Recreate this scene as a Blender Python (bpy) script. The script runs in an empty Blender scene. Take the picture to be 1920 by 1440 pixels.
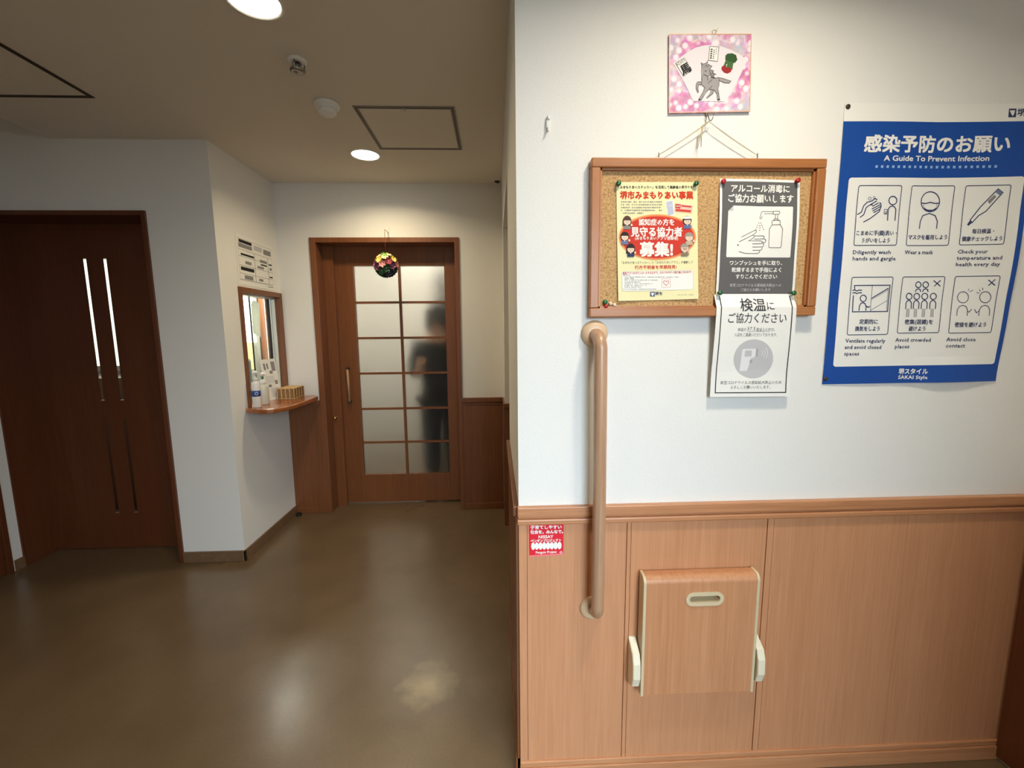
import bpy, bmesh, math, random
from mathutils import Vector, Matrix
from mathutils.geometry import tessellate_polygon

# ------------------------------------------------------------------ camera, world, lights, exposure
sc = bpy.context.scene
COL = sc.collection
sc.view_settings.view_transform = 'Standard'
sc.view_settings.look = 'None'
sc.view_settings.gamma = 1.0
sc.view_settings.use_curve_mapping = False
sc.view_settings.exposure = 0.0
sc.cycles.use_denoising = True
sc.cycles.max_bounces = 10
sc.cycles.transmission_bounces = 10
sc.cycles.transparent_max_bounces = 12
sc.cycles.sample_clamp_indirect = 6.0

cam = bpy.data.cameras.new('camera')
cam.sensor_width = 36.0
cam.lens = 800.0 / 1920.0 * 36.0
cam.clip_start = 0.02
camo = bpy.data.objects.new('camera', cam)
COL.objects.link(camo)
CR = Vector((0.9992086, -0.03872827, -0.0090713))
CD = Vector((-0.01385607, -0.12512764, -0.99204389))
CF = Vector((0.03728507, 0.99138448, -0.12556524))
m3 = Matrix((CR, -CD, -CF)).transposed()
camo.matrix_world = Matrix.Translation((0, 0, 1.4)) @ m3.to_4x4()
sc.camera = camo

world = bpy.data.worlds.new('sky')
sc.world = world
world.use_nodes = True
bg = world.node_tree.nodes['Background']
bg.inputs[0].default_value = (0.75, 0.87, 1.0, 1)
bg.inputs[1].default_value = 0.5


def area(name, loc, target, sx, sy, power, color, spread=180, shape='RECTANGLE'):
    l = bpy.data.lights.new(name, 'AREA')
    l.shape = shape
    l.size = sx
    l.size_y = sy
    l.energy = power
    l.color = color
    l.spread = math.radians(spread)
    o = bpy.data.objects.new(name, l)
    COL.objects.link(o)
    o.location = loc
    d = Vector(target) - Vector(loc)
    o.rotation_euler = d.to_track_quat('-Z', 'Y').to_euler()
    return o


# overcast daylight above the forecourt, entering through the entrance behind the camera
area('daylight', (3.1, -4.6, 3.6), (3.1, 1.0, 3.2), 5.8, 4.2, 1850, (0.75, 0.82, 1.0))
# ceiling lamps of the room behind the glass door and of the office
area('back_room_lamp', (-0.75, 4.4, 2.40), (-0.75, 4.4, 0), 1.0, 0.9, 18, (1.0, 0.93, 0.78))
area('office_lamp', (-2.2, 4.0, 2.42), (-2.2, 4.0, 0), 0.5, 0.3, 55, (1.0, 0.95, 0.85))
area('store_room_lamp', (-3.4, 3.3, 2.40), (-3.4, 3.3, 0), 0.5, 0.4, 0.4, (1.0, 0.95, 0.85))
area('passage_lamp', (0.65, 2.4, 2.42), (0.65, 2.4, 0), 0.15, 0.15, 0.6, (1.0, 0.84, 0.58))

# ------------------------------------------------------------------ materials
MATS = {}


def nodes(name):
    m = bpy.data.materials.new(name)
    m.use_nodes = True
    nt = m.node_tree
    return m, nt, nt.nodes['Principled BSDF']


def s2l(c):
    return tuple(((x / 255.0) / 12.92 if x / 255.0 <= 0.04045 else ((x / 255.0 + 0.055) / 1.055) ** 2.4) for x in c)


def plain(name, rgb, rough=0.6, metal=0.0, spec=0.5, bump=0.0, bscale=80, var=0.0, coat=0.0):
    """rgb in sRGB 0..255"""
    if name in MATS:
        return MATS[name]
    m, nt, b = nodes(name)
    c = s2l(rgb)
    b.inputs['Base Color'].default_value = (*c, 1)
    b.inputs['Roughness'].default_value = rough
    b.inputs['Metallic'].default_value = metal
    b.inputs['Specular IOR Level'].default_value = spec
    if coat:
        b.inputs['Coat Weight'].default_value = coat
        b.inputs['Coat Roughness'].default_value = 0.08
    if bump or var:
        tc = nt.nodes.new('ShaderNodeTexCoord')
        n = nt.nodes.new('ShaderNodeTexNoise')
        n.inputs['Scale'].default_value = bscale
        n.inputs['Detail'].default_value = 4
        nt.links.new(tc.outputs['Object'], n.inputs['Vector'])
        if bump:
            bp = nt.nodes.new('ShaderNodeBump')
            bp.inputs['Strength'].default_value = bump
            bp.inputs['Distance'].default_value = 0.002
            nt.links.new(n.outputs['Fac'], bp.inputs['Height'])
            nt.links.new(bp.outputs['Normal'], b.inputs['Normal'])
        if var:
            r = nt.nodes.new('ShaderNodeValToRGB')
            r.color_ramp.elements[0].position = 0.3
            r.color_ramp.elements[1].position = 0.7
            r.color_ramp.elements[0].color = (*[x * (1 - var) for x in c], 1)
            r.color_ramp.elements[1].color = (*[min(1, x * (1 + var)) for x in c], 1)
            nt.links.new(n.outputs['Fac'], r.inputs['Fac'])
            nt.links.new(r.outputs['Color'], b.inputs['Base Color'])
    MATS[name] = m
    return m


def wood(name, dark, light, scale=(70, 70, 2.2), rough=0.42, coat=0.12):
    m, nt, b = nodes(name)
    tc = nt.nodes.new('ShaderNodeTexCoord')
    mp = nt.nodes.new('ShaderNodeMapping')
    mp.inputs['Scale'].default_value = scale
    n = nt.nodes.new('ShaderNodeTexNoise')
    n.inputs['Scale'].default_value = 1.6
    n.inputs['Detail'].default_value = 7
    n.inputs['Roughness'].default_value = 0.62
    n.inputs['Distortion'].default_value = 0.5
    n2 = nt.nodes.new('ShaderNodeTexNoise')
    n2.inputs['Scale'].default_value = 0.12
    n2.inputs['Detail'].default_value = 2
    mx = nt.nodes.new('ShaderNodeMath')
    mx.operation = 'MULTIPLY_ADD'
    mx.inputs[1].default_value = 0.45
    r = nt.nodes.new('ShaderNodeValToRGB')
    r.color_ramp.elements[0].position = 0.42
    r.color_ramp.elements[1].position = 0.98
    r.color_ramp.elements[0].color = (*s2l(dark), 1)
    r.color_ramp.elements[1].color = (*s2l(light), 1)
    nt.links.new(tc.outputs['Object'], mp.inputs['Vector'])
    nt.links.new(mp.outputs['Vector'], n.inputs['Vector'])
    nt.links.new(mp.outputs['Vector'], n2.inputs['Vector'])
    nt.links.new(n2.outputs['Fac'], mx.inputs[0])
    nt.links.new(n.outputs['Fac'], mx.inputs[2])
    nt.links.new(mx.outputs[0], r.inputs['Fac'])
    nt.links.new(r.outputs['Color'], b.inputs['Base Color'])
    b.inputs['Roughness'].default_value = rough
    b.inputs['Coat Weight'].default_value = coat
    b.inputs['Coat Roughness'].default_value = 0.25
    bp = nt.nodes.new('ShaderNodeBump')
    bp.inputs['Strength'].default_value = 0.12
    bp.inputs['Distance'].default_value = 0.001
    nt.links.new(n.outputs['Fac'], bp.inputs['Height'])
    nt.links.new(bp.outputs['Normal'], b.inputs['Normal'])
    MATS[name] = m
    return m


W_PANEL = wood('panel_wood', (190, 130, 90), (211, 153, 111), scale=(110, 110, 2.6))
W_PANEL_H = wood('panel_wood_rail', (176, 116, 76), (206, 148, 104), scale=(2.2, 70, 70))
W_TRIM = wood('casing_wood', (106, 60, 30), (136, 82, 46))
W_DOOR = wood('door_wood', (108, 61, 28), (134, 79, 40))
W_DARK = wood('dark_door_wood', (84, 42, 20), (108, 58, 30), rough=0.4)
W_FRAME = wood('board_frame_wood', (150, 88, 42), (188, 124, 70), scale=(2.5, 60, 60))
W_FRAME_V = wood('board_frame_wood_upright', (150, 88, 42), (188, 124, 70))
W_BAR = wood('handrail_wood', (160, 118, 86), (196, 156, 124), rough=0.35, coat=0.3)
W_SHELF = wood('counter_wood', (128, 66, 28), (174, 104, 52), scale=(60, 2.5, 60), rough=0.25, coat=0.5)
W_SEAT = wood('seat_wood', (184, 124, 82), (208, 150, 108))
M_WALL = plain('wallpaper', (238, 236, 231), 0.85, bump=0.35, bscale=260, spec=0.2)
M_CEIL = plain('ceiling_paper', (228, 220, 206), 0.9, bump=0.3, bscale=200, spec=0.15)
M_BASE = plain('baseboard_vinyl', (120, 92, 66), 0.5, var=0.12, bscale=30)
M_ALU = plain('aluminium', (190, 188, 186), 0.35, metal=0.85)
M_STEEL = plain('steel', (160, 158, 152), 0.3, metal=1.0)
M_BRASS = plain('brass', (214, 178, 110), 0.28, metal=1.0)
M_BEIGE = plain('beige_plastic', (214, 196, 160), 0.4)
M_CREAM = plain('cream_plastic', (236, 226, 200), 0.4)
M_WHITEPL = plain('white_plastic', (238, 236, 230), 0.35)
M_BLACK = plain('black_rubber', (18, 17, 17), 0.6)
M_GREY = plain('grey_groove', (96, 92, 88), 0.6)
M_PAPER = plain('paper_white', (240, 236, 228), 0.8, spec=0.25)
M_BROWNM = plain('dark_brown_metal', (58, 38, 24), 0.5)


def glassmat(name, tint=(0.95, 1, 0.97), gloss=0.08):
    m = bpy.data.materials.new(name)
    m.use_nodes = True
    nt = m.node_tree
    nt.nodes.clear()
    out = nt.nodes.new('ShaderNodeOutputMaterial')
    t = nt.nodes.new('ShaderNodeBsdfTransparent')
    t.inputs[0].default_value = (*tint, 1)
    g = nt.nodes.new('ShaderNodeBsdfGlossy')
    g.inputs['Roughness'].default_value = 0.02
    mx = nt.nodes.new('ShaderNodeMixShader')
    lw = nt.nodes.new('ShaderNodeLayerWeight')
    lw.inputs[0].default_value = 0.35
    pw = nt.nodes.new('ShaderNodeMath')
    pw.operation = 'MULTIPLY_ADD'
    pw.inputs[1].default_value = 0.12
    pw.inputs[2].default_value = 0.02
    nt.links.new(lw.outputs['Facing'], pw.inputs[0])
    nt.links.new(pw.outputs[0], mx.inputs[0])
    nt.links.new(t.outputs[0], mx.inputs[1])
    nt.links.new(g.outputs[0], mx.inputs[2])
    nt.links.new(mx.outputs[0], out.inputs[0])
    return m


M_GLASS = glassmat('clear_glass')


def frosted():
    m, nt, b = nodes('frosted_glass')
    b.inputs['Base Color'].default_value = (0.97, 0.98, 0.95, 1)
    b.inputs['Transmission Weight'].default_value = 1.0
    b.inputs['Roughness'].default_value = 0.62
    b.inputs['IOR'].default_value = 1.25
    tc = nt.nodes.new('ShaderNodeTexCoord')
    n = nt.nodes.new('ShaderNodeTexNoise')
    n.inputs['Scale'].default_value = 180
    bp = nt.nodes.new('ShaderNodeBump')
    bp.inputs['Strength'].default_value = 0.15
    bp.inputs['Distance'].default_value = 0.001
    nt.links.new(tc.outputs['Object'], n.inputs['Vector'])
    nt.links.new(n.outputs['Fac'], bp.inputs['Height'])
    nt.links.new(bp.outputs['Normal'], b.inputs['Normal'])
    return m


M_FROST = frosted()


def emis(name, rgb, strength):
    m = bpy.data.materials.new(name)
    m.use_nodes = True
    nt = m.node_tree
    b = nt.nodes['Principled BSDF']
    b.inputs['Base Color'].default_value = (*rgb, 1)
    b.inputs['Emission Color'].default_value = (*rgb, 1)
    b.inputs['Emission Strength'].default_value = strength
    return m


M_LAMP = emis('lamp_glow', (1.0, 0.90, 0.68), 14)
M_WINDOW_LIT = emis('daylit_window', (1.0, 1.0, 0.86), 1.5)


def floormat():
    m, nt, b = nodes('vinyl_floor')
    tc = nt.nodes.new('ShaderNodeTexCoord')
    n = nt.nodes.new('ShaderNodeTexNoise')
    n.inputs['Scale'].default_value = 3.0
    n.inputs['Detail'].default_value = 6
    n.inputs['Roughness'].default_value = 0.6
    f = nt.nodes.new('ShaderNodeTexNoise')
    f.inputs['Scale'].default_value = 120
    f.inputs['Detail'].default_value = 3
    r = nt.nodes.new('ShaderNodeValToRGB')
    r.color_ramp.elements[0].position = 0.3
    r.color_ramp.elements[1].position = 0.75
    r.color_ramp.elements[0].color = (*s2l((104, 84, 60)), 1)
    r.color_ramp.elements[1].color = (*s2l((122, 100, 74)), 1)
    r2 = nt.nodes.new('ShaderNodeValToRGB')
    r2.color_ramp.elements[0].color = (0.82, 0.82, 0.82, 1)
    r2.color_ramp.elements[1].color = (1.12, 1.12, 1.12, 1)
    mul = nt.nodes.new('ShaderNodeMixRGB')
    mul.blend_type = 'MULTIPLY'
    mul.inputs[0].default_value = 1
    # bright floor reflection painted into the colour as a pale patch, swirling edges
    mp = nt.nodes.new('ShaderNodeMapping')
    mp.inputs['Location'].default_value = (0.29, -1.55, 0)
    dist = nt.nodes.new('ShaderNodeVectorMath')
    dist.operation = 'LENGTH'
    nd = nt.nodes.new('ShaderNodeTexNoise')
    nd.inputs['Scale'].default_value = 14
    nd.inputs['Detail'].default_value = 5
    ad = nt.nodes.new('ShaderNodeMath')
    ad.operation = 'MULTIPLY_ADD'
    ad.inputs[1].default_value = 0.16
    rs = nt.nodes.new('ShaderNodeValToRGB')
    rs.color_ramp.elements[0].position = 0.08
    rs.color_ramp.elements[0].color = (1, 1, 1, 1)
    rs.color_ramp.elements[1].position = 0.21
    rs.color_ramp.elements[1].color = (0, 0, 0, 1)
    painted_glint = nt.nodes.new('ShaderNodeMixRGB')
    painted_glint.inputs[2].default_value = (*s2l((160, 138, 100)), 1)
    wear = nt.nodes.new('ShaderNodeTexNoise')
    wear.inputs['Scale'].default_value = 2.2
    wear.inputs['Detail'].default_value = 3
    wear.inputs['Roughness'].default_value = 0.5
    rr = nt.nodes.new('ShaderNodeMapRange')
    rr.inputs[1].default_value = 0.3
    rr.inputs[2].default_value = 0.7
    rr.inputs[3].default_value = 0.27
    rr.inputs[4].default_value = 0.36
    L = nt.links.new
    for q in (n, f, nd, wear):
        L(tc.outputs['Object'], q.inputs['Vector'])
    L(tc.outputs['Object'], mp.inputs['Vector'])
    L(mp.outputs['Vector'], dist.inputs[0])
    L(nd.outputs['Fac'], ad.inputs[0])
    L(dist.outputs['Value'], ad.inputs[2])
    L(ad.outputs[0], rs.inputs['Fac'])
    L(n.outputs['Fac'], r.inputs['Fac'])
    L(f.outputs['Fac'], r2.inputs['Fac'])
    L(r.outputs['Color'], mul.inputs[1])
    L(r2.outputs['Color'], mul.inputs[2])
    L(mul.outputs['Color'], painted_glint.inputs[1])
    L(rs.outputs['Color'], painted_glint.inputs[0])
    L(painted_glint.outputs['Color'], b.inputs['Base Color'])
    L(wear.outputs['Fac'], rr.inputs['Value'])
    L(rr.outputs[0], b.inputs['Roughness'])
    b.inputs['Specular IOR Level'].default_value = 0.6
    b.inputs['Coat Weight'].default_value = 0.25
    b.inputs['Coat Roughness'].default_value = 0.2
    return m


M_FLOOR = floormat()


def corkmat():
    m, nt, b = nodes('cork')
    tc = nt.nodes.new('ShaderNodeTexCoord')
    v = nt.nodes.new('ShaderNodeTexVoronoi')
    v.inputs['Scale'].default_value = 260
    n = nt.nodes.new('ShaderNodeTexNoise')
    n.inputs['Scale'].default_value = 170
    n.inputs['Detail'].default_value = 5
    ad = nt.nodes.new('ShaderNodeMath')
    ad.operation = 'MULTIPLY_ADD'
    ad.inputs[1].default_value = 0.25
    r = nt.nodes.new('ShaderNodeValToRGB')
    r.color_ramp.elements[0].position = 0.42
    r.color_ramp.elements[0].color = (*s2l((150, 108, 66)), 1)
    r.color_ramp.elements[1].position = 0.80
    r.color_ramp.elements[1].color = (*s2l((208, 170, 118)), 1)
    e = r.color_ramp.elements.new(0.56)
    e.color = (*s2l((186, 146, 98)), 1)
    L = nt.links.new
    L(tc.outputs['Object'], v.inputs['Vector'])
    L(tc.outputs['Object'], n.inputs['Vector'])
    L(v.outputs['Distance'], ad.inputs[0])
    L(n.outputs['Fac'], ad.inputs[2])
    L(ad.outputs[0], r.inputs['Fac'])
    L(r.outputs['Color'], b.inputs['Base Color'])
    b.inputs['Roughness'].default_value = 0.95
    return m


M_CORK = corkmat()


def washi():
    m, nt, b = nodes('flower_print_paper')
    tc = nt.nodes.new('ShaderNodeTexCoord')
    v = nt.nodes.new('ShaderNodeTexVoronoi')
    v.inputs['Scale'].default_value = 48
    v2 = nt.nodes.new('ShaderNodeTexVoronoi')
    v2.inputs['Scale'].default_value = 75
    n = nt.nodes.new('ShaderNodeTexNoise')
    n.inputs['Scale'].default_value = 17
    n.inputs['Detail'].default_value = 3
    r = nt.nodes.new('ShaderNodeValToRGB')
    cr = r.color_ramp
    cr.elements[0].position = 0.40
    cr.elements[0].color = (*s2l((206, 128, 172)), 1)
    cr.elements[1].position = 0.64
    cr.elements[1].color = (*s2l((196, 190, 200)), 1)
    for p, c in ((0.47, (220, 150, 196)), (0.52, (224, 208, 214)), (0.57, (206, 170, 202))):
        e = cr.elements.new(p)
        e.color = (*s2l(c), 1)
    dots = nt.nodes.new('ShaderNodeValToRGB')
    dots.color_ramp.elements[0].position = 0.26
    dots.color_ramp.elements[0].color = (1, 1, 1, 1)
    dots.color_ramp.elements[1].position = 0.46
    dots.color_ramp.elements[1].color = (0, 0, 0, 1)
    mx = nt.nodes.new('ShaderNodeMixRGB')
    mx.inputs[2].default_value = (*s2l((246, 232, 240)), 1)
    ov = nt.nodes.new('ShaderNodeMixRGB')
    ov.blend_type = 'SOFT_LIGHT'
    ov.inputs[0].default_value = 0.3
    L = nt.links.new
    for q in (v, v2, n):
        L(tc.outputs['Object'], q.inputs['Vector'])
    L(n.outputs['Fac'], r.inputs['Fac'])
    L(v.outputs['Distance'], dots.inputs['Fac'])
    L(r.outputs['Color'], ov.inputs[1])
    L(v2.outputs['Color'], ov.inputs[2])
    L(ov.outputs['Color'], mx.inputs[1])
    L(dots.outputs['Color'], mx.inputs[0])
    L(mx.outputs['Color'], b.inputs['Base Color'])
    b.inputs['Roughness'].default_value = 0.7
    return m


M_WASHI = washi()

# ------------------------------------------------------------------ builders


class MB:
    """collects shapes (world coordinates) into one mesh"""

    def __init__(self):
        self.bm = bmesh.new()

    def box(self, x0, x1, y0, y1, z0, z1, bev=0.0, seg=2, mi=0):
        x0, x1 = min(x0, x1), max(x0, x1)
        y0, y1 = min(y0, y1), max(y0, y1)
        z0, z1 = min(z0, z1), max(z0, z1)
        r = bmesh.ops.create_cube(self.bm, size=1.0)
        vs = r['verts']
        for v in vs:
            v.co = Vector(((x0 + x1) / 2 + v.co.x * (x1 - x0), (y0 + y1) / 2 + v.co.y * (y1 - y0), (z0 + z1) / 2 + v.co.z * (z1 - z0)))
        fs = set(f for v in vs for f in v.link_faces)
        for f in fs:
            f.material_index = mi
        if bev:
            es = list(set(e for v in vs for e in v.link_edges))
            bmesh.ops.bevel(self.bm, geom=es, offset=bev, segments=seg, affect='EDGES', profile=0.5)
        return self

    def prism(self, pts, a, b, axis='z', mi=0, bev=0.0):
        """pts: 2D outline; extruded from a to b along axis"""
        def P(p, t):
            if axis == 'z':
                return Vector((p[0], p[1], t))
            if axis == 'y':
                return Vector((p[0], t, p[1]))
            return Vector((t, p[0], p[1]))
        lo = [self.bm.verts.new(P(p, a)) for p in pts]
        hi = [self.bm.verts.new(P(p, b)) for p in pts]
        n = len(pts)
        fs = [self.bm.faces.new(lo), self.bm.faces.new(hi)]
        for i in range(n):
            fs.append(self.bm.faces.new((lo[i], lo[(i + 1) % n], hi[(i + 1) % n], hi[i])))
        for f in fs:
            f.material_index = mi
        bmesh.ops.recalc_face_normals(self.bm, faces=fs)
        if bev:
            es = list(set(e for f in fs[:2] for e in f.edges))
            bmesh.ops.bevel(self.bm, geom=es, offset=bev, segments=3, affect='EDGES', profile=0.5)
        return self

    def tube(self, path, r, seg=12, mi=0, cap=True, smooth=True):
        path = [Vector(p) for p in path]
        rs = r if isinstance(r, (list, tuple)) else [r] * len(path)
        rings = []
        prev = None
        for i, p in enumerate(path):
            if i == 0:
                t = path[1] - p
            elif i == len(path) - 1:
                t = p - path[i - 1]
            else:
                t = (path[i + 1] - p).normalized() + (p - path[i - 1]).normalized()
            t.normalize()
            if prev is None:
                u = t.orthogonal().normalized()
            else:
                u = prev - t * prev.dot(t)
                u.normalize()
            prev = u
            w = t.cross(u)
            rings.append([self.bm.verts.new(p + (u * math.cos(2 * math.pi * k / seg) + w * math.sin(2 * math.pi * k / seg)) * rs[i]) for k in range(seg)])
        for i in range(len(rings) - 1):
            for k in range(seg):
                f = self.bm.faces.new((rings[i][k], rings[i][(k + 1) % seg], rings[i + 1][(k + 1) % seg], rings[i + 1][k]))
                f.smooth = smooth
                f.material_index = mi
        if cap:
            self.bm.faces.new(rings[0][::-1]).material_index = mi
            self.bm.faces.new(rings[-1]).material_index = mi
        return self

    def lathe(self, prof, c, axis='z', seg=24, mi=0, smooth=True):
        """prof: (radius, height) pairs along axis from centre c"""
        c = Vector(c)
        ax = {'z': (Vector((1, 0, 0)), Vector((0, 1, 0)), Vector((0, 0, 1))),
              'y': (Vector((1, 0, 0)), Vector((0, 0, 1)), Vector((0, 1, 0))),
              '-y': (Vector((1, 0, 0)), Vector((0, 0, 1)), Vector((0, -1, 0))),
              'x': (Vector((0, 1, 0)), Vector((0, 0, 1)), Vector((1, 0, 0)))}[axis]
        rings = []
        for r, h in prof:
            if r < 1e-6:
                rings.append([self.bm.verts.new(c + ax[2] * h)])
            else:
                rings.append([self.bm.verts.new(c + ax[2] * h + (ax[0] * math.cos(2 * math.pi * k / seg) + ax[1] * math.sin(2 * math.pi * k / seg)) * r) for k in range(seg)])
        fs = []
        for a, b in zip(rings, rings[1:]):
            for k in range(seg):
                k2 = (k + 1) % seg
                if len(a) == 1 and len(b) == 1:
                    continue
                if len(a) == 1:
                    q = (a[0], b[k2], b[k])
                elif len(b) == 1:
                    q = (a[k], a[k2], b[0])
                else:
                    q = (a[k], a[k2], b[k2], b[k])
                f = self.bm.faces.new(q)
                f.smooth = smooth
                f.material_index = mi
                fs.append(f)
        for rg in (rings[0], rings[-1]):
            if len(rg) > 1:
                f = self.bm.faces.new(rg)
                f.material_index = mi
                fs.append(f)
        bmesh.ops.recalc_face_normals(self.bm, faces=fs)
        return self

    def ball(self, c, r, mi=0, sub=2, scale=(1, 1, 1)):
        q = bmesh.ops.create_icosphere(self.bm, subdivisions=sub, radius=1.0)
        for v in q['verts']:
            v.co = Vector((c[0] + v.co.x * r * scale[0], c[1] + v.co.y * r * scale[1], c[2] + v.co.z * r * scale[2]))
        for f in set(f for v in q['verts'] for f in v.link_faces):
            f.smooth = True
            f.material_index = mi
        return self

    def quad(self, a, b, c, d, mi=0):
        f = self.bm.faces.new([self.bm.verts.new(Vector(p)) for p in (a, b, c, d)])
        f.material_index = mi
        return self

    def build(self, name, mats, parent=None, sharp=None):
        if not isinstance(mats, (list, tuple)):
            mats = [mats]
        me = bpy.data.meshes.new(name)
        if parent is not None:
            off = world_loc(parent)
            bmesh.ops.translate(self.bm, verts=self.bm.verts, vec=-off)
        self.bm.to_mesh(me)
        self.bm.free()
        for m in mats:
            me.materials.append(m)
        o = bpy.data.objects.new(name, me)
        COL.objects.link(o)
        if parent is not None:
            o.parent = parent
        return o


def world_loc(o):
    v = Vector((0, 0, 0))
    while o is not None:
        v += Vector(o.location)
        o = o.parent
    return v


def tag(o, label=None, cat=None, group=None, kind=None):
    if label:
        o['label'] = label
    if cat:
        o['category'] = cat
    if group:
        o['group'] = group
    if kind:
        o['kind'] = kind
    return o


def thing(name, loc, label, cat, group=None, kind=None):
    o = bpy.data.objects.new(name, None)
    o.empty_display_size = 0.05
    COL.objects.link(o)
    o.location = loc
    return tag(o, label, cat, group, kind)


def copy_tree(o, loc=None, parent=None):
    c = o.copy()
    COL.objects.link(c)
    if parent is not None:
        c.parent = parent
    if loc is not None:
        c.location = loc
    for ch in list(o.children):
        copy_tree(ch, None, c)
    return c


def structure(name, mb, mat, label, cat):
    return tag(mb.build(name, mat), label, cat, None, 'structure')


# ------------------------------------------------------------------ room dimensions (metres, camera above the origin)
Y1 = 1.178      # face of the near wall with the notice board
XA = 0.060      # its free edge, beginning of the corridor
Y2 = 3.238      # far wall with the glass door
XR = -1.567     # reception wall
Y3 = 2.549      # wall with the dark door
XL = -2.88      # left wall
XC = 1.617      # right wall
ZC = 2.449      # ceiling
ZR = 0.896      # top of the wainscot
YB = -1.0       # entrance wall behind the camera

# ------------------------------------------------------------------ large structure
structure('floor', MB().box(-4.6, 2.2, YB - 0.2, 5.4, -0.1, 0.0), M_FLOOR, 'glossy brown vinyl floor of the entrance hall with a painted bright reflection', 'floor')
structure('ground_outside', MB().box(-8, 8, -12, YB - 0.2, -0.12, -0.02), plain('paving', (120, 118, 112), 0.9, var=0.1), 'grey paved forecourt outside the entrance', 'ground')
structure('ceiling', MB().box(-2.40, 2.2, YB - 0.2, 5.4, ZC, ZC + 0.35).box(-3.1, -2.40, YB - 0.2, Y3 + 0.2, ZC + 0.27, ZC + 0.35).box(-4.6, -2.40, Y3 + 0.21, 5.4, ZC, ZC + 0.1), M_CEIL,
          'beige papered ceiling stepped up over the dark door', 'ceiling')

structure('wall_front', MB().box(XA, XC + 0.12, Y1, Y1 + 0.11, 0, ZC), M_WALL, 'white wall carrying the notice board and the blue poster', 'wall')
w = MB().box(XA, XA + 0.1, Y1 + 0.11, 1.935, 0, ZC).box(XA, XA + 0.1, 2.935, Y2, 0, ZC).box(XA, XA + 0.1, 1.935, 2.935, 2.075, ZC)
structure('wall_side', w, M_WALL, 'narrow white corridor wall with an opening, seen edge-on', 'wall')
w = MB().box(XR - 0.1, -1.331, Y2, Y2 + 0.2, 0, ZC).box(-0.258, 1.3, Y2, Y2 + 0.2, 0, ZC).box(-1.331, -0.258, Y2, Y2 + 0.2, 2.073, ZC)
structure('wall_back', w, M_WALL, 'cream far wall around the glazed sliding door', 'wall')
w = MB()
WY0, WY1, WZ0, WZ1 = 2.717, 3.237, 0.90, 1.680
w.box(XR - 0.1, XR, Y3, WY0, 0, ZC).box(XR - 0.1, XR, WY0, WY1, 0, WZ0).box(XR - 0.1, XR, WY0, WY1, WZ1, ZC).box(XR - 0.1, XR, WY1, 5.3, 0, ZC)
structure('wall_reception', w, M_WALL, 'white reception wall with the small window and shelf', 'wall')
w = MB().box(-1.931, XR - 0.1, Y3, Y3 + 0.1, 0, ZC).box(XL - 0.1, -1.931, Y3, Y3 + 0.2, 2.073, ZC + 0.3).box(-1.931, XR - 0.1, Y3 + 0.1, Y3 + 0.2, 0, ZC)
structure('wall_left', w, M_WALL, 'white wall above and beside the dark door with slits', 'wall')
w = MB().box(XL - 0.1, XL, YB, Y3 - 1.0, 0, ZC + 0.3).box(XL - 0.1, XL, Y3 - 0.06, Y3, 0, ZC + 0.3).box(XL - 0.1, XL, Y3 - 1.0, Y3 - 0.06, 2.07, ZC + 0.3).box(XL - 0.1, XL, Y3, Y3 + 0.2, 2.073, ZC + 0.3)
structure('wall_far_left', w, M_WALL, 'narrow white wall strip at the left edge beside the dark door', 'wall')
structure('wall_right', MB().box(XC, XC + 0.12, YB, Y1, 0, ZC), M_WALL, 'side wall at the right edge behind the poster corner', 'wall')
w = MB().box(XL - 0.1, 0.10, YB - 0.2, YB, 0, ZC + 0.3).box(1.15, XC + 0.12, YB - 0.2, YB, 0, ZC).box(0.10, 1.15, YB - 0.2, YB, 2.15, ZC + 0.3)
structure('wall_rear', w, M_WALL, 'entrance wall behind the viewer', 'wall')
# rooms seen through the openings
w = MB().box(1.2, 1.3, Y1 + 0.1, Y2, 0, ZC)
structure('wall_passage', w, M_WALL, 'cream wall inside the side passage', 'wall')
w = MB().box(XR, 1.3, 5.2, 5.3, 0, ZC).box(1.2, 1.3, Y2 + 0.2, 5.2, 0, ZC)
structure('wall_back_room', w, M_WALL, 'pale wall of the room behind the frosted glass door', 'wall')
w = MB().box(-2.34, -2.28, Y3 + 0.245, 3.75, 0, ZC).box(-4.6, -2.28, 3.75, 3.81, 0, ZC).box(-4.6, -4.5, Y3 + 0.2, 3.75, 0, ZC).box(-4.6, XR, 5.3, 5.4, 0, ZC).box(-4.6, -4.5, 3.83, 5.3, 0, ZC)
w.box(-4.6, XL, Y3 + 0.20, Y3 + 0.28, 0, ZC)
structure('wall_office', w, M_WALL, 'white office partition behind the reception window', 'wall')

# wainscot, rails, baseboards
p = MB()
p.box(XA + 0.001, XC, Y1 - 0.0015, Y1 + 0.001, 0.06, 0.862)
seams = [XA, 0.0835, 0.3770, 0.3895, 0.7975, 0.8170, 1.2290, XC]
for a, b in zip(seams, seams[1:]):
    g = 0.0010 if b < 1.2 else 0.0003
    narrow = b - a < 0.03
    p.box(a + (0.0010 if a > XA + 0.01 else 0.0) * (0.3 if a > 1.2 else 1), b - (g if b < XC else 0), Y1 - (0.0078 if narrow else 0.0062), Y1 - 0.001, 0.06, 0.862)
structure('trim_1', p, W_PANEL, 'light brown wood wainscot under the notice board, carrying the folding seat', 'wainscot')
p = MB()
p.box(XA - 0.004, XC, Y1 - 0.018, Y1, 0.866, ZR, bev=0.003)
p.box(XA - 0.001, XC, Y1 - 0.009, Y1, 0.858, 0.868)
p.box(XA - 0.005, XC, Y1 - 0.019, Y1, 0.843, 0.860, bev=0.004)
structure('trim_2', p, W_PANEL_H, 'brown dado rail along the top of the near wainscot', 'trim')
p = MB()
p.box(XA - 0.002, XC, Y1 - 0.016, Y1, 0.0, 0.047, bev=0.002)
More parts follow.
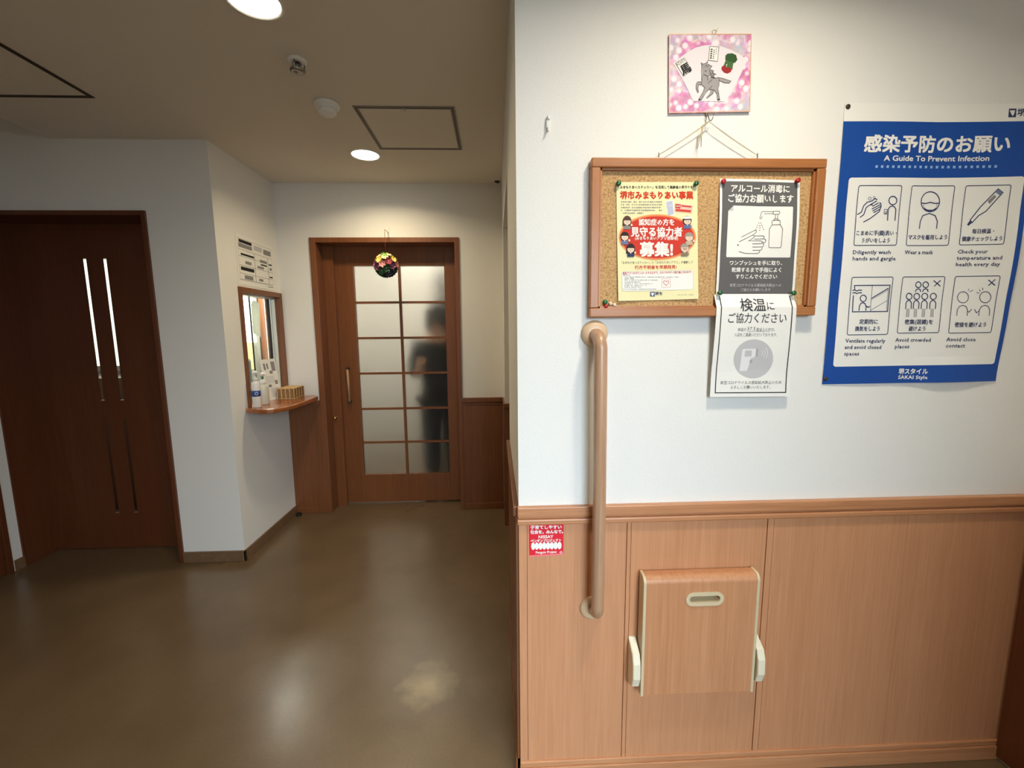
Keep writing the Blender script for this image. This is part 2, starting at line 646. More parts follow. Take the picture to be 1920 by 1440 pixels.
p.box(XA - 0.001, XC, Y1 - 0.012, Y1, 0.047, 0.066, bev=0.003)
structure('baseboard_front', p, W_PANEL_H, 'light brown baseboard of the near wall', 'baseboard')
p = MB()
p.box(XC - 0.012, XC, YB, Y1 - 0.012, 0.012, 0.862, bev=0.003)
p.box(XC - 0.024, XC, YB, Y1 - 0.012, 0.866, ZR, bev=0.003)
structure('trim_3', p, W_DARK, 'dark brown wood panelling at the lower right corner', 'wainscot')
p = MB()
p.box(XA - 0.008, XA, Y1 + 0.002, 1.935, 0.0, 0.862).box(XA - 0.016, XA, Y1 + 0.002, 1.938, 0.862, 0.893, bev=0.003).box(XA - 0.014, XA, Y1 + 0.002, 1.937, 0, 0.066)
p.box(XA - 0.008, XA, 2.935, Y2 - 0.03, 0.0, 0.862).box(XA - 0.012, XA + 0.1, 2.915, Y2 - 0.03, 0.862, 0.893, bev=0.003).box(XA - 0.010, XA + 0.1, 2.925, 2.937, 0, 0.862)
structure('trim_4', p, W_TRIM, 'dark wainscot and rail along the corridor side wall', 'wainscot')
p = MB()
p.box(-0.258, XA - 0.01, Y2 - 0.008, Y2, 0.0, 0.855).box(-0.255, XA - 0.006, Y2 - 0.018, Y2, 0.855, 0.890, bev=0.003).box(-0.245, XA - 0.01, Y2 - 0.013, Y2, 0.835, 0.846, bev=0.003)
p.box(-0.255, XA - 0.01, Y2 - 0.016, Y2, 0.0, 0.05, bev=0.002)
structure('trim_5', p, W_TRIM, 'dark brown wainscot right of the glazed door', 'wainscot')
p = MB()
p.box(XR + 0.001, -1.331, Y2 - 0.008, Y2, 0.0, 0.855).box(XR + 0.001, -1.331, Y2 - 0.018, Y2, 0.855, 0.888, bev=0.003).box(XR + 0.001, -1.331, Y2 - 0.014, Y2, 0.0, 0.045, bev=0.002)
structure('trim_6', p, W_TRIM, 'dark brown wainscot below the counter shelf left of the glazed door', 'wainscot')
p = MB().box(XR, XR + 0.012, Y3 - 0.012, Y2 - 0.02, 0, 0.066, bev=0.002).box(-1.931, XR + 0.012, Y3 - 0.012, Y3, 0, 0.066, bev=0.002)
structure('baseboard_reception', p, M_BASE, 'grey brown vinyl baseboard around the white corner', 'baseboard')
structure('baseboard_left', MB().box(XL, XL + 0.01, Y3 - 0.05, Y3, 0, 0.066), M_BASE, 'brown baseboard under the white strip at the left edge', 'baseboard')

# entrance behind the camera
d = thing('door_4', (0.62, YB - 0.1, 0), 'aluminium entrance door frame behind the viewer', 'door', kind='structure')
m = MB().box(0.10, 0.15, YB - 0.13, YB - 0.07, 0, 2.15).box(1.10, 1.15, YB - 0.13, YB - 0.07, 0, 2.15).box(0.15, 1.10, YB - 0.13, YB - 0.07, 2.10, 2.15)
m.build('door_frame', M_ALU, d)
MB().box(0.15, 1.10, YB - 0.104, YB - 0.098, 0, 2.10).build('glass_pane', M_GLASS, d)

# ------------------------------------------------------------------ glazed sliding door in the far wall
d = thing('door_1', (-0.79, Y2 + 0.1, 0), 'brown wooden sliding door with twelve frosted panes at the corridor end', 'door', kind='structure')
c = MB()
c.box(-1.331, -1.288, Y2 - 0.012, Y2 + 0.2, 0, 2.073, bev=0.002)
c.box(-0.291, -0.258, Y2 - 0.012, Y2 + 0.2, 0, 2.073, bev=0.002)
c.box(-1.288, -0.291, Y2 - 0.012, Y2 + 0.2, 2.038, 2.073, bev=0.002)
c.build('door_frame', W_TRIM, d)
fp = MB().box(-1.288, -1.216, Y2 + 0.115, Y2 + 0.145, 0.0, 2.038, bev=0.001).build('side_panel', W_DOOR, d)
MB().lathe([(0, -0.002), (0.012, 0), (0.012, 0.006), (0.006, 0.010), (0.009, 0.016), (0.010, 0.024), (0.0, 0.027)], (-1.266, Y2 + 0.115, 0.727), '-y', 16).lathe([(0.006, 0), (0.006, 0.005), (0, 0.006)], (-1.283, Y2 + 0.115, 0.717), '-y', 12).build('lock_knob', M_BRASS, fp)
LY0, LY1 = Y2 + 0.152, Y2 + 0.186
lf = MB()
GX0, GX1, GZ0, GZ1 = -1.079, -0.388, 0.245, 1.897
lf.box(-1.236, GX0, LY0, LY1, 0.012, 2.036, bev=0.002).box(GX1, -0.292, LY0, LY1, 0.012, 2.036, bev=0.002)
lf.box(GX0, GX1, LY0, LY1, 0.012, GZ0, bev=0.002).box(GX0, GX1, LY0, LY1, GZ1, 2.036, bev=0.002)
lf.box(-0.743, -0.725, LY0 + 0.004, LY1 - 0.004, GZ0, GZ1)
for z in (1.621, 1.347, 1.069, 0.785, 0.510):
    lf.box(GX0, GX1, LY0 + 0.006, LY1 - 0.006, z - 0.0085, z + 0.0085)
leaf = lf.build('door_leaf', W_DOOR, d)
tag(MB().box(GX0, GX1, LY0 + 0.015, LY0 + 0.019, GZ0, GZ1).build('frosted_glass', M_FROST, leaf), 'frosted glass')
h = MB()
h.tube([(-1.158, LY0 - 0.028, 1.11), (-1.153, LY0 - 0.028, 0.85)], 0.009, 12)
h.lathe([(0.011, 0), (0.011, 0.034), (0.008, 0.036), (0, 0.037)], (-1.158, LY0, 1.112), '-y', 14, mi=1)
h.lathe([(0.011, 0), (0.011, 0.034), (0.008, 0.036), (0, 0.037)], (-1.153, LY0, 0.848), '-y', 14, mi=1)
h.build('handle', [W_BAR, M_BROWNM], leaf)

# ------------------------------------------------------------------ dark door with glass slits
d = thing('door_2', (-2.4, Y3 + 0.2, 0), 'dark brown door with two pairs of narrow vertical glass slits', 'door', kind='structure')
c = MB()
c.box(-1.955, -1.931, Y3 - 0.012, Y3 + 0.24, 0, 2.075, bev=0.002)
c.box(XL + 0.001, -1.955, Y3 - 0.012, Y3 + 0.24, 2.05, 2.075, bev=0.002)
c.box(XL - 0.02, XL + 0.008, Y3 - 0.002, Y3 + 0.24, 0, 2.05, bev=0.002)
c.build('door_frame', W_DARK, d)
DY0, DY1 = Y3 + 0.200, Y3 + 0.235
xs = [XL + 0.008, -2.4855, -2.4645, -2.3675, -2.3465, -1.955]
zs = [0.004, 0.242, 0.862, 0.982, 1.852, 2.05]
lf = MB()
for i in range(5):
    if i in (1, 3):
        for a, b in ((0, 1), (2, 3), (4, 5)):
            lf.box(xs[i], xs[i + 1], DY0, DY0 + 0.005, zs[a], zs[b])
    else:
        lf.box(xs[i], xs[i + 1], DY0, DY0 + 0.005, zs[0], zs[5])
for x0, x1 in ((xs[0], xs[1] - 0.05), (xs[2] + 0.003, xs[3] - 0.05), (xs[4] + 0.003, xs[5])):
    lf.box(x0, x1, DY0 + 0.005, DY1, zs[0], zs[5])
for x0, x1 in ((xs[1] - 0.05, xs[2] + 0.003), (xs[3] - 0.05, xs[4] + 0.003)):
    for a, b in ((0, 1), (2, 3), (4, 5)):
        lf.box(x0, x1, DY0 + 0.005, DY1, zs[a], zs[b])
leaf = lf.build('door_leaf', W_DARK, d)
for i in (1, 3):
    for a, b in ((1, 2), (3, 4)):
        MB().box(xs[i] - 0.003, xs[i + 1] + 0.003, DY0 + 0.0052, DY0 + 0.0085, zs[a], zs[b]).build('glass_slit', M_GLASS, leaf)
        MB().box(xs[i], xs[i + 1], DY0 - 0.002, DY0 + 0.005, zs[a], zs[a] + 0.004).build('slit_sill', M_ALU, leaf)
w = thing('window_2', (-3.25, 3.74, 1.15), 'bright daylit window glimpsed through the slits of the dark door', 'window', kind='structure')
MB().box(-3.75, -2.75, 3.735, 3.745, 1.13, 2.30).build('window_pane', M_WINDOW_LIT, w)
MB().box(-3.80, -2.70, 3.72, 3.749, 1.08, 1.13).box(-3.80, -2.70, 3.72, 3.749, 2.30, 2.35).box(-3.80, -3.75, 3.72, 3.749, 1.13, 2.30).box(-2.75, -2.70, 3.72, 3.749, 1.13, 2.30).build('window_frame', M_ALU, w)

s = thing('added_dark_cabinet', (-3.3, 3.5, 0), 'dark cabinet added behind the lower door slits to keep them dark', 'cabinet')  # made-up dark body, added so the lower slits look unlit
MB().box(-4.2, -2.345, 3.38, 3.70, 0.0, 1.06, bev=0.004).build('body', W_DARK, s)
for k in range(3):
    MB().box(-4.18 + k * 0.61, -3.58 + k * 0.61, 3.36, 3.379, 0.06, 1.03, bev=0.002).build('door', W_DARK, s)

# door at the very left edge
d = thing('door_3', (XL, Y3 - 0.5, 0), 'brown door at the very left edge with a small brass bolt', 'door', kind='structure')
MB().box(XL - 0.08, XL + 0.012, Y3 - 0.092, Y3 - 0.064, 0, 2.07, bev=0.002).box(XL - 0.08, XL + 0.012, Y3 - 1.0, Y3 - 0.97, 0, 2.07, bev=0.002).box(XL - 0.08, XL + 0.012, Y3 - 0.97, Y3 - 0.092, 2.04, 2.07, bev=0.002).build('door_frame', W_DARK, d)
lf = MB().box(XL - 0.05, XL - 0.01, Y3 - 0.97, Y3 - 0.092, 0.005, 2.04, bev=0.002).build('door_leaf', W_DARK, d)
MB().box(XL - 0.01, XL + 0.004, Y3 - 0.143, Y3 - 0.123, 0.12, 0.25, bev=0.002).lathe([(0.008, 0), (0.008, 0.02), (0, 0.024)], (XL, Y3 - 0.133, 0.22), 'x', 12).build('door_bolt', M_BRASS, lf)

# ------------------------------------------------------------------ reception window
w = thing('window_1', (XR, 2.98, 0.93), 'small sliding reception window in a brown frame above the shelf', 'window', kind='structure')
f = MB()
f.box(XR - 0.1, XR + 0.012, WY0, WY0 + 0.030, WZ0 + 0.03, WZ1, bev=0.002).box(XR - 0.1, XR + 0.012, WY1 - 0.031, WY1, WZ0 + 0.03, WZ1, bev=0.002)
f.box(XR - 0.1, XR + 0.012, WY0 + 0.030, WY1 - 0.031, WZ1 - 0.033, WZ1, bev=0.002)
f.build('window_frame', W_TRIM, w)
IY0, IY1, IZ0, IZ1 = WY0 + 0.030, WY1 - 0.031, WZ0 + 0.031, WZ1 - 0.033
f = MB()
f.box(XR - 0.085, XR - 0.022, IY1 - 0.006, IY1, IZ0, IZ1).box(XR - 0.03, XR - 0.022, IY1 - 0.014, IY1 - 0.006, IZ0, IZ1).box(XR - 0.06, XR - 0.052, IY1 - 0.014, IY1 - 0.006, IZ0, IZ1)
f.box(XR - 0.085, XR - 0.022, IY0, IY1 - 0.006, IZ1 - 0.012, IZ1).box(XR - 0.085, XR - 0.022, IY0, IY0 + 0.004, IZ0, IZ1 - 0.012)
f.build('track', M_ALU, w)
g = MB().box(XR - 0.075, XR - 0.071, 2.966, IY1 - 0.016, IZ0 + 0.002, IZ1 - 0.012).build('glass_pane', M_GLASS, w)
MB().box(XR - 0.077, XR - 0.069, 2.960, 2.966, IZ0 + 0.002, IZ1 - 0.012).box(XR - 0.080, XR - 0.066, IY1 - 0.016, IY1 - 0.006, IZ0 + 0.002, IZ1 - 0.012).build('pane_edge', plain('dark_seal', (30, 34, 32), 0.5), g)

# counter shelf, wrapping the corner below the window
pts = [(XR - 0.07, WY0 + 0.035), (XR - 0.001, WY0 + 0.035), (XR - 0.001, 2.690), (-1.545, 2.668), (-1.50, 2.648), (-1.455, 2.636), (-1.41, 2.636), (-1.375, 2.652), (-1.348, 2.690), (-1.328, 2.75), (-1.314, 2.83), (-1.306, 2.92),
       (-1.304, 3.02), (-1.306, 3.11), (-1.314, 3.165), (-1.334, 3.20), (-1.36, 3.218), (XR - 0.001, 3.218), (XR - 0.001, 3.20), (XR - 0.07, 3.20)]
tag(MB().prism(pts, 0.900, 0.930, 'z', bev=0.008).build('counter_shelf', W_SHELF), 'varnished wooden counter shelf with a curved edge under the reception window', 'shelf')

# ------------------------------------------------------------------ printed sheets


def homography(src, dst):
    import numpy as np
    A = []
    for (x, y), (u, v) in zip(src, dst):
        A.append([x, y, 1, 0, 0, 0, -u * x, -u * y, -u])
        A.append([0, 0, 0, x, y, 1, -v * x, -v * y, -v])
    _, _, vt = np.linalg.svd(np.array(A, float))
    return vt[-1].reshape(3, 3)


class Sheet:
    """flat print laid out on a paper of width W, height H (metres; s right, t down) and mapped to its place on the wall"""

    def __init__(self, layout, W, H, place):
        # layout: the four corners TL,TR,BL,BR of the print in its layout grid
        self.Hm = homography(layout, [(0, 0), (1, 0), (0, 1), (1, 1)])
        self.W, self.H, self.place = W, H, place
        self.fr = (0, 0, 1)
        self.new()

    def new(self):
        self.bm = bmesh.new()
        self.mats = []
        self.n_print = 0
        return self

    def frame(self, ox, oy, s):
        self.fr = (ox, oy, s)
        return self

    def M(self, x, y):
        x = self.fr[0] + x / self.fr[2]
        y = self.fr[1] + y / self.fr[2]
        h = self.Hm
        w = h[2][0] * x + h[2][1] * y + h[2][2]
        return ((h[0][0] * x + h[0][1] * y + h[0][2]) / w * self.W, (h[1][0] * x + h[1][1] * y + h[1][2]) / w * self.H)

    def mi(self, m):
        if m not in self.mats:
            self.mats.append(m)
        return self.mats.index(m)

    def raw(self, pts, mat, k=1):
        """polygon in sheet metres, k = print layer"""
        # every shape is printed a hair above the one before, so that no two faces coincide
        self.n_print = (self.n_print + 1) % 101
        k = k + 0.006 * self.n_print
        vs = [self.bm.verts.new((p[0], p[1], k)) for p in pts]
        mi = self.mi(mat)
        if len(vs) <= 4:
            self.bm.faces.new(vs).material_index = mi
            return
        for tri in tessellate_polygon([[Vector((p[0] * 1000, p[1] * 1000, 0)) for p in pts]]):
            try:
                self.bm.faces.new([vs[i] for i in tri]).material_index = mi
            except ValueError:
                pass

    def poly(self, pts, mat, k=1):
        return self.raw([self.M(*p) for p in pts], mat, k)

    def rrpts(self, a, b, c, d, r, n=5):
        r = min(r, (c - a) / 2 - 1e-5, (d - b) / 2 - 1e-5)
        out = []
        for cx, cy, a0 in ((c - r, b + r, -90), (c - r, d - r, 0), (a + r, d - r, 90), (a + r, b + r, 180)):
            for i in range(n + 1):
                t = math.radians(a0 + 90 * i / n)
                out.append((cx + r * math.cos(t), cy + r * math.sin(t)))
        return out

    def rect(self, xl, xr, yt, yb, mat, k=1, r=0.0, line=0.0):
        ym, xm = (yt + yb) / 2, (xl + xr) / 2
        a, c = self.M(xl, ym)[0], self.M(xr, ym)[0]
        b, d = self.M(xm, yt)[1], self.M(xm, yb)[1]
        return self.mrect(a, b, c, d, mat, k, r, line)

    def mrect(self, a, b, c, d, mat, k=1, r=0.0, line=0.0):
        if r:
            o = self.rrpts(a, b, c, d, r)
        else:
            o = [(a, b), (c, b), (c, d), (a, d)]
        if not line:
            return self.raw(o, mat, k)
        if r:
            i = self.rrpts(a + line, b + line, c - line, d - line, max(r - line, 1e-4))
        else:
            i = [(a + line, b + line), (c - line, b + line), (c - line, d - line), (a + line, d - line)]
        n = len(o)
        for j in range(n):
            self.raw([o[j], o[(j + 1) % n], i[(j + 1) % n], i[j]], mat, k)

    def ell(self, cx, cy, rx, ry, mat, k=1, line=0.0, n=28, a0=0, a1=360):
        """ellipse in layout units; line = stroke in metres"""
        full = abs(a1 - a0) >= 360
        ps = [self.M(cx + rx * math.cos(math.radians(a0 + (a1 - a0) * i / n)), cy + ry * math.sin(math.radians(a0 + (a1 - a0) * i / n))) for i in range(n + (0 if full else 1))]
        if line:
            self.stroke(ps, line, mat, k, full)
        else:
            self.raw(ps, mat, k)

    def line(self, pts, w, mat, k=1, closed=False):
        self.stroke([self.M(*p) for p in pts], w, mat, k, closed)

    def stroke(self, ps, w, mat, k=1, closed=False):
        n = len(ps)
        V = [Vector(p) for p in ps]
        L, R = [], []
        for i in range(n):
            a = V[i - 1] if (i > 0 or closed) else None
            b = V[(i + 1) % n] if (i < n - 1 or closed) else None
            d1 = (V[i] - a).normalized() if a is not None and (V[i] - a).length > 1e-9 else None
            d2 = (b - V[i]).normalized() if b is not None and (b - V[i]).length > 1e-9 else None
            if d1 is None:
                d1 = d2
            if d2 is None:
                d2 = d1
            t = d1 + d2
            t = t.normalized() if t.length > 1e-6 else d1
            nn = Vector((-t.y, t.x))
            c = max(0.45, nn.dot(Vector((-d1.y, d1.x))))
            L.append(V[i] + nn * (w / 2 / c))
            R.append(V[i] - nn * (w / 2 / c))
        for i in range(n if closed else n - 1):
            j = (i + 1) % n
            self.raw([L[i], L[j], R[j], R[i]], mat, k)

    def text(self, s, x0, x1, yc, h, mat, k=2, bold=0.0, lat=False, y1=None):
        """one line of lettering from layout x0 to x1 centred on yc, em height h"""
        a = self.M(x0, yc)
        b = self.M(x1, yc if y1 is None else y1)
        hh = abs(self.M((x0 + x1) / 2, yc + h / 2)[1] - self.M((x0 + x1) / 2, yc - h / 2)[1])
        c = bpy.data.curves.new('lettering', 'FONT')
        c.body = s
        c.size = 1
        c.resolution_u = 3 if h > 70 else 1
        o = bpy.data.objects.new('lettering', c)
        COL.objects.link(o)
        dg = bpy.context.evaluated_depsgraph_get()
        dg.update()
        me = o.evaluated_get(dg).to_mesh()
        vs = [v.co.copy() for v in me.vertices]
        fs = [list(p.vertices) for p in me.polygons]
        o.evaluated_get(dg).to_mesh_clear()
        bpy.data.objects.remove(o)
        bpy.data.curves.remove(c)
        if not vs:
            return
        xa, xb = min(v.x for v in vs), max(v.x for v in vs)
        wx = (b[0] - a[0]) / max(xb - xa, 1e-6)
        mid = 0.27 if lat else 0.38
        mi = self.mi(mat)
        sh = hh * max(0.0, bold)
        shifts = [(0, 0)] if sh == 0 else [(-sh, -sh), (sh, -sh), (-sh, sh), (sh, sh)]
        for q, (dx, dy) in enumerate(shifts):
            nv = []
            for v in vs:
                u = (v.x - xa) / max(xb - xa, 1e-6)
                nv.append(self.bm.verts.new((a[0] + (v.x - xa) * wx + dx, a[1] + (b[1] - a[1]) * u - (v.y - mid) * hh / (0.95 if not lat else 1.0) + dy, k + 0.15 * q)))
            for p in fs:
                try:
                    f = self.bm.faces.new([nv[i] for i in p])
                    f.material_index = mi
                except ValueError:
                    pass

    def dashes(self, x0, x1, y, h, mat, seed=1, k=1):
        """a line of print too small to read: broken ticks"""
        rnd = random.Random(seed)
        x = x0
        st = h * 0.95
        while x < x1:
            w = st * rnd.uniform(0.45, 0.85)
            if rnd.random() > 0.12:
                hh = h * rnd.uniform(0.55, 1.0) * 0.42
                self.poly([(x, y - hh), (min(x + w, x1), y - hh), (min(x + w, x1), y + hh * rnd.uniform(0.2, 1)), (x, y + hh)], mat, k)
            x += st

    def build(self, name, parent, cuts=(0, 0), eps=0.00035, thick=0.0, offset=None):
        bm = self.bm
        for ax, n, L in ((0, cuts[0], self.W), (1, cuts[1], self.H)):
            for i in range(1, n):
                co = [0, 0, 0]
                co[ax] = L * i / n
                no = [0, 0, 0]
                no[ax] = 1
                bmesh.ops.bisect_plane(bm, geom=bm.verts[:] + bm.edges[:] + bm.faces[:], plane_co=co, plane_no=no, dist=1e-7)
        off = world_loc(parent) if parent is not None else Vector((0, 0, 0))
        if offset is not None:
            off = offset
        pts = {}
        for v in bm.verts:
            v.co = self.place(v.co.x / self.W, v.co.y / self.H, v.co.z * eps) - off
        if thick:
            r = bmesh.ops.extrude_face_region(bm, geom=bm.faces[:])
            vs = [g for g in r['geom'] if isinstance(g, bmesh.types.BMVert)]
            n = self.normal
            bmesh.ops.translate(bm, verts=vs, vec=n * thick)
            bmesh.ops.recalc_face_normals(bm, faces=bm.faces)
        me = bpy.data.meshes.new(name)
        bm.to_mesh(me)
        bm.free()
        for m in self.mats:
            me.materials.append(m)
        o = bpy.data.objects.new(name, me)
        COL.objects.link(o)
        if parent is not None:
            o.parent = parent
        self.new()
        return o


def wallplace(tl, tr, bl, br, yfun):
    """bilinear placement on a wall facing the viewer; corners (x, z); yfun(u, v) = depth of the paper"""
    def f(u, v, lift):
        x = (tl[0] * (1 - u) + tr[0] * u) * (1 - v) + (bl[0] * (1 - u) + br[0] * u) * v
        z = (tl[1] * (1 - u) + tr[1] * u) * (1 - v) + (bl[1] * (1 - u) + br[1] * u) * v
        return Vector((x, yfun(u, v) - lift, z))
    return f


def ink(name, rgb, rough=0.75):
    return plain('ink_' + name, rgb, rough, spec=0.3)


WHITE = ink('white', (242, 240, 234))
CREAMY = ink('cream', (240, 232, 182))
RED = ink('red', (206, 58, 44))
REDB = ink('headline_red', (208, 62, 30))
BLACK = ink('black', (36, 34, 34))
GREYD = ink('slate', (100, 98, 98))
GREYL = ink('pale_grey', (196, 194, 196))
GREYM = ink('mid_grey', (140, 138, 138))
BLUE = ink('blue', (16, 74, 158), 0.55)
NAVY = ink('navy', (48, 58, 98))
LBLUE = ink('light_blue', (146, 182, 226))
SKIN = ink('skin', (246, 214, 190))
HAIRB = ink('brown_hair', (92, 64, 50))
HAIRK = ink('dark_hair', (50, 40, 40))
HAIRG = ink('grey_hair', (160, 152, 140))
LILAC = ink('lilac', (190, 194, 216))
PINK = ink('pink', (240, 190, 178))
ORANGE = ink('orange_blend', (232, 132, 84))
PEACH = ink('peach_blend', (240, 188, 130))

# ------------------------------------------------------------------ notice board
YK = 1.166
bd = thing('notice_board', (0.565, Y1, 1.43), 'cork notice board in an orange-brown wooden frame hung on a string', 'notice board')
BX0, BX1, BZ0, BZ1 = 0.2535, 0.8765, 1.432, 1.8385
FW = 0.024
f = MB()
for (a0, a1, b0, b1, mi) in ((BX0, BX1, BZ1 - FW, BZ1, 0), (BX0, BX1, BZ0, BZ0 + FW, 0), (BX0, BX0 + FW, BZ0 + FW, BZ1 - FW, 1), (BX1 - FW, BX1, BZ0 + FW, BZ1 - FW, 1)):
    f.box(a0, a1, 1.150, Y1 - 0.001, b0, b1, bev=0.003, mi=mi)
f.box(BX0 + FW - 0.001, BX1 - FW + 0.001, 1.158, 1.166, BZ1 - FW - 0.005, BZ1 - FW + 0.001, mi=0).box(BX0 + FW - 0.001, BX1 - FW + 0.001, 1.158, 1.166, BZ0 + FW - 0.001, BZ0 + FW + 0.005, mi=0)
f.box(BX0 + FW - 0.001, BX0 + FW + 0.005, 1.158, 1.166, BZ0 + FW, BZ1 - FW, mi=1).box(BX1 - FW - 0.005, BX1 - FW + 0.001, 1.158, 1.166, BZ0 + FW, BZ1 - FW, mi=1)
frm = f.build('frame', [W_FRAME, W_FRAME_V], bd)
MB().box(BX0 + FW - 0.002, BX1 - FW + 0.002, YK, Y1 - 0.003, BZ0 + FW - 0.002, BZ1 - FW + 0.002).build('cork_sheet', M_CORK, bd)
for x in (0.4322, 0.6953):
    e = MB()
    ring = [(x + 0.0015 * math.sin(t), 1.163 + 0.003 * math.sin(t), 1.8495 + 0.0055 * math.cos(t)) for t in [2 * math.pi * i / 14 for i in range(15)]]
    e.tube(ring, 0.0013, 8).tube([(x, 1.163, 1.8445), (x, 1.163, 1.836)], 0.0014, 8)
    e.build('screw_eye', M_STEEL, frm)
HK = (0.5607, 1.160, 1.9343)
rnd = random.Random(4)
cord = MB()
M_CORD = plain('hemp_cord', (186, 172, 142), 0.95)
for x, dz in ((0.4322, 0.0), (0.6953, 0.0)):
    for j in range(2):
        path = []
        for i in range(9):
            t = i / 8
            sag = -0.0025 * math.sin(math.pi * t) * (0.5 + j)
            path.append((HK[0] + (x - HK[0]) * t, 1.160 + 0.003 * t, HK[2] - 0.004 + (1.850 - HK[2] + 0.004) * t + sag))
        cord.tube(path, 0.0006, 6)
cord.tube([(HK[0], 1.160, HK[2] - 0.003), (0.552, 1.158, 1.926), (0.543, 1.158, 1.918), (0.541, 1.159, 1.895), (0.542, 1.160, 1.868)], [0.0015, 0.002, 0.0028, 0.0016, 0.0007], 7)
cord.tube([(0.543, 1.157, 1.918), (0.538, 1.159, 1.89), (0.533, 1.160, 1.864)], [0.0016, 0.0010, 0.0005], 6)
cord.build('hanging_cord', M_CORD, bd)

hk = MB()
hk.tube([(0.561, 1.1775, 1.955), (0.5605, 1.168, 1.950), (0.5600, 1.163, 1.942), (0.5605, 1.160, 1.934), (0.5640, 1.157, 1.931), (0.5665, 1.154, 1.936), (0.5675, 1.153, 1.945)], 0.0013, 8)
hk.lathe([(0.004, 0), (0.004, 0.002), (0, 0.003)], (0.561, 1.178, 1.955), '-y', 12)
tag(hk.build('wall_hook', M_STEEL), 'thin metal hook on the wall holding the notice board string', 'hook')

hk = MB()
hk.box(0.1385, 0.1485, 1.170, 1.178, 1.916, 1.936, bev=0.002)
hk.lathe([(0.0038, 0.0), (0.0036, 0.008), (0.0018, 0.013), (0, 0.014)], (0.1440, 1.172, 1.936), 'z', 12)
hk.tube([(0.1435, 1.170, 1.918), (0.1435, 1.168, 1.910), (0.1432, 1.164, 1.905), (0.1430, 1.160, 1.908)], [0.0032, 0.0025, 0.0018, 0.0012], 10)
tag(hk.build('adhesive_hook', M_WHITEPL), 'small white plastic hook stuck on the bare wall left of the notice board', 'hook')

# --- flyer 1: cream
def y1(u, v):
    return YK - 0.0022 - 0.004 * v * v * abs(2 * u - 1) ** 2


s = Sheet([(1155.6, 341), (1308, 341), (1158.7, 564.5), (1308.5, 560.5)], 0.218, 0.306,
          wallplace((0.3219, 1.7822), (0.5383, 1.7830), (0.3331, 1.4751), (0.5531, 1.4794), y1))
fl = thing('flyer', (0.435, YK, 1.475), 'cream flyer with a big red oval and cartoon people pinned to the cork', 'flyer')
s.normal = Vector((0, 1, 0))
s.mrect(0, 0, s.W, s.H, CREAMY, 0)
s.build('paper_sheet', fl, (6, 8), thick=0.0004)
s.frame(1100, 280, 4.174)
for rx, ry, mm, k in ((305, 182, PEACH, 1), (298, 174, ORANGE, 2), (286, 163, RED, 3)):
    s.ell(553, 684, rx, ry, mm, k, n=48)
s.text('認知症の方を', 410, 685, 567, 52, WHITE, 4, 0.025)
s.text('見守る協力者', 348, 747, 642, 74, WHITE, 4, 0.03)
s.text('(みまもりあいアプリ登録者)', 378, 716, 692, 28, WHITE, 4, 0.02)
s.text('募集!', 418, 672, 778, 112, WHITE, 4, 0.035)
s.build('oval_panel', fl, (6, 8))
s.text('「みまもりあいステッカー」を活用して高齢者の見守りを!', 252, 838, 295, 25, BLACK, 1, 0.015)
s.text('堺市みまもりあい事業', 263, 834, 357, 62, REDB, 1, 0.035)
for i, (y, x1) in enumerate(((409, 590), (431, 592), (453, 592), (474, 594), (496, 445))):
    s.dashes(270, x1, y, 15, GREYM, i)
s.build('headline_lettering', fl, (6, 8))
s.text('「みまもりあいステッカー」と「みまもりあいアプリ」が連動して', 272, 830, 884, 23, BLACK, 1, 0.0, y1=880)
s.text('行方不明者を早期発見!', 378, 704, 921, 31, RED, 1, 0.02, y1=917)
s.build('slogan_lettering', fl, (6, 8))
s.poly([(618, 404), (674, 394), (680, 396), (692, 505), (688, 512), (640, 522), (632, 518)], WHITE, 1)
s.poly([(625, 409), (672, 401), (684, 502), (640, 513)], LILAC, 2)
s.line([(634, 440), (655, 446), (668, 430)], 0.0012, WHITE, 3)
s.poly([(692, 420), (832, 436), (824, 500), (688, 486)], PINK, 1)
s.poly([(697, 424), (738, 429), (734, 462), (695, 457)], RED, 2)
s.poly([(742, 434), (822, 442), (820, 452), (741, 444)], RED, 2)
s.poly([(698, 464), (818, 474), (815, 490), (696, 479)], REDB, 2)
s.text('SOS', 700, 732, 444, 20, WHITE, 3, 0.02, lat=True)
s.build('app_sticker_picture', fl, (6, 8))
s.rect(275, 832, 948, 1103, WHITE, 1, r=0.006)
s.rect(275, 832, 948, 1103, GREYL, 2, r=0.006, line=0.0005)
s.text('無料アプリをダウンロードするだけで、だれでも今すぐ協力者になれます!', 282, 818, 968, 21, RED, 2, 0.01, y1=957)
for i, (y, x0, x1) in enumerate(((983, 285, 340), (997, 297, 720), (1009, 297, 368), (1021, 297, 560), (1037, 297, 425), (1050, 297, 520), (1063, 297, 470), (1077, 297, 430), (1093, 285, 545))):
    s.dashes(x0, x1, y, 9, GREYM, i + 20, 2)
s.rect(590, 657, 1008, 1080, RED, 2, r=0.003, line=0.0005)
s.line([(624, 1064), (604, 1044), (602, 1032), (610, 1026), (618, 1028), (624, 1035), (632, 1027), (642, 1028), (646, 1038), (640, 1048)], 0.0011, RED, 2, True)
s.rect(498, 536, 1113, 1152, ink('emblem_blue', (88, 102, 138)), 1)
s.poly([(504, 1122), (530, 1122), (524, 1138), (517, 1149), (510, 1138)], WHITE, 2)
s.text('堺市', 538, 594, 1128, 30, NAVY, 1, 0.02)
s.dashes(712, 832, 1138, 7, GREYM, 60)
s.build('info_box', fl, (6, 8))
# little illustrated people around the oval


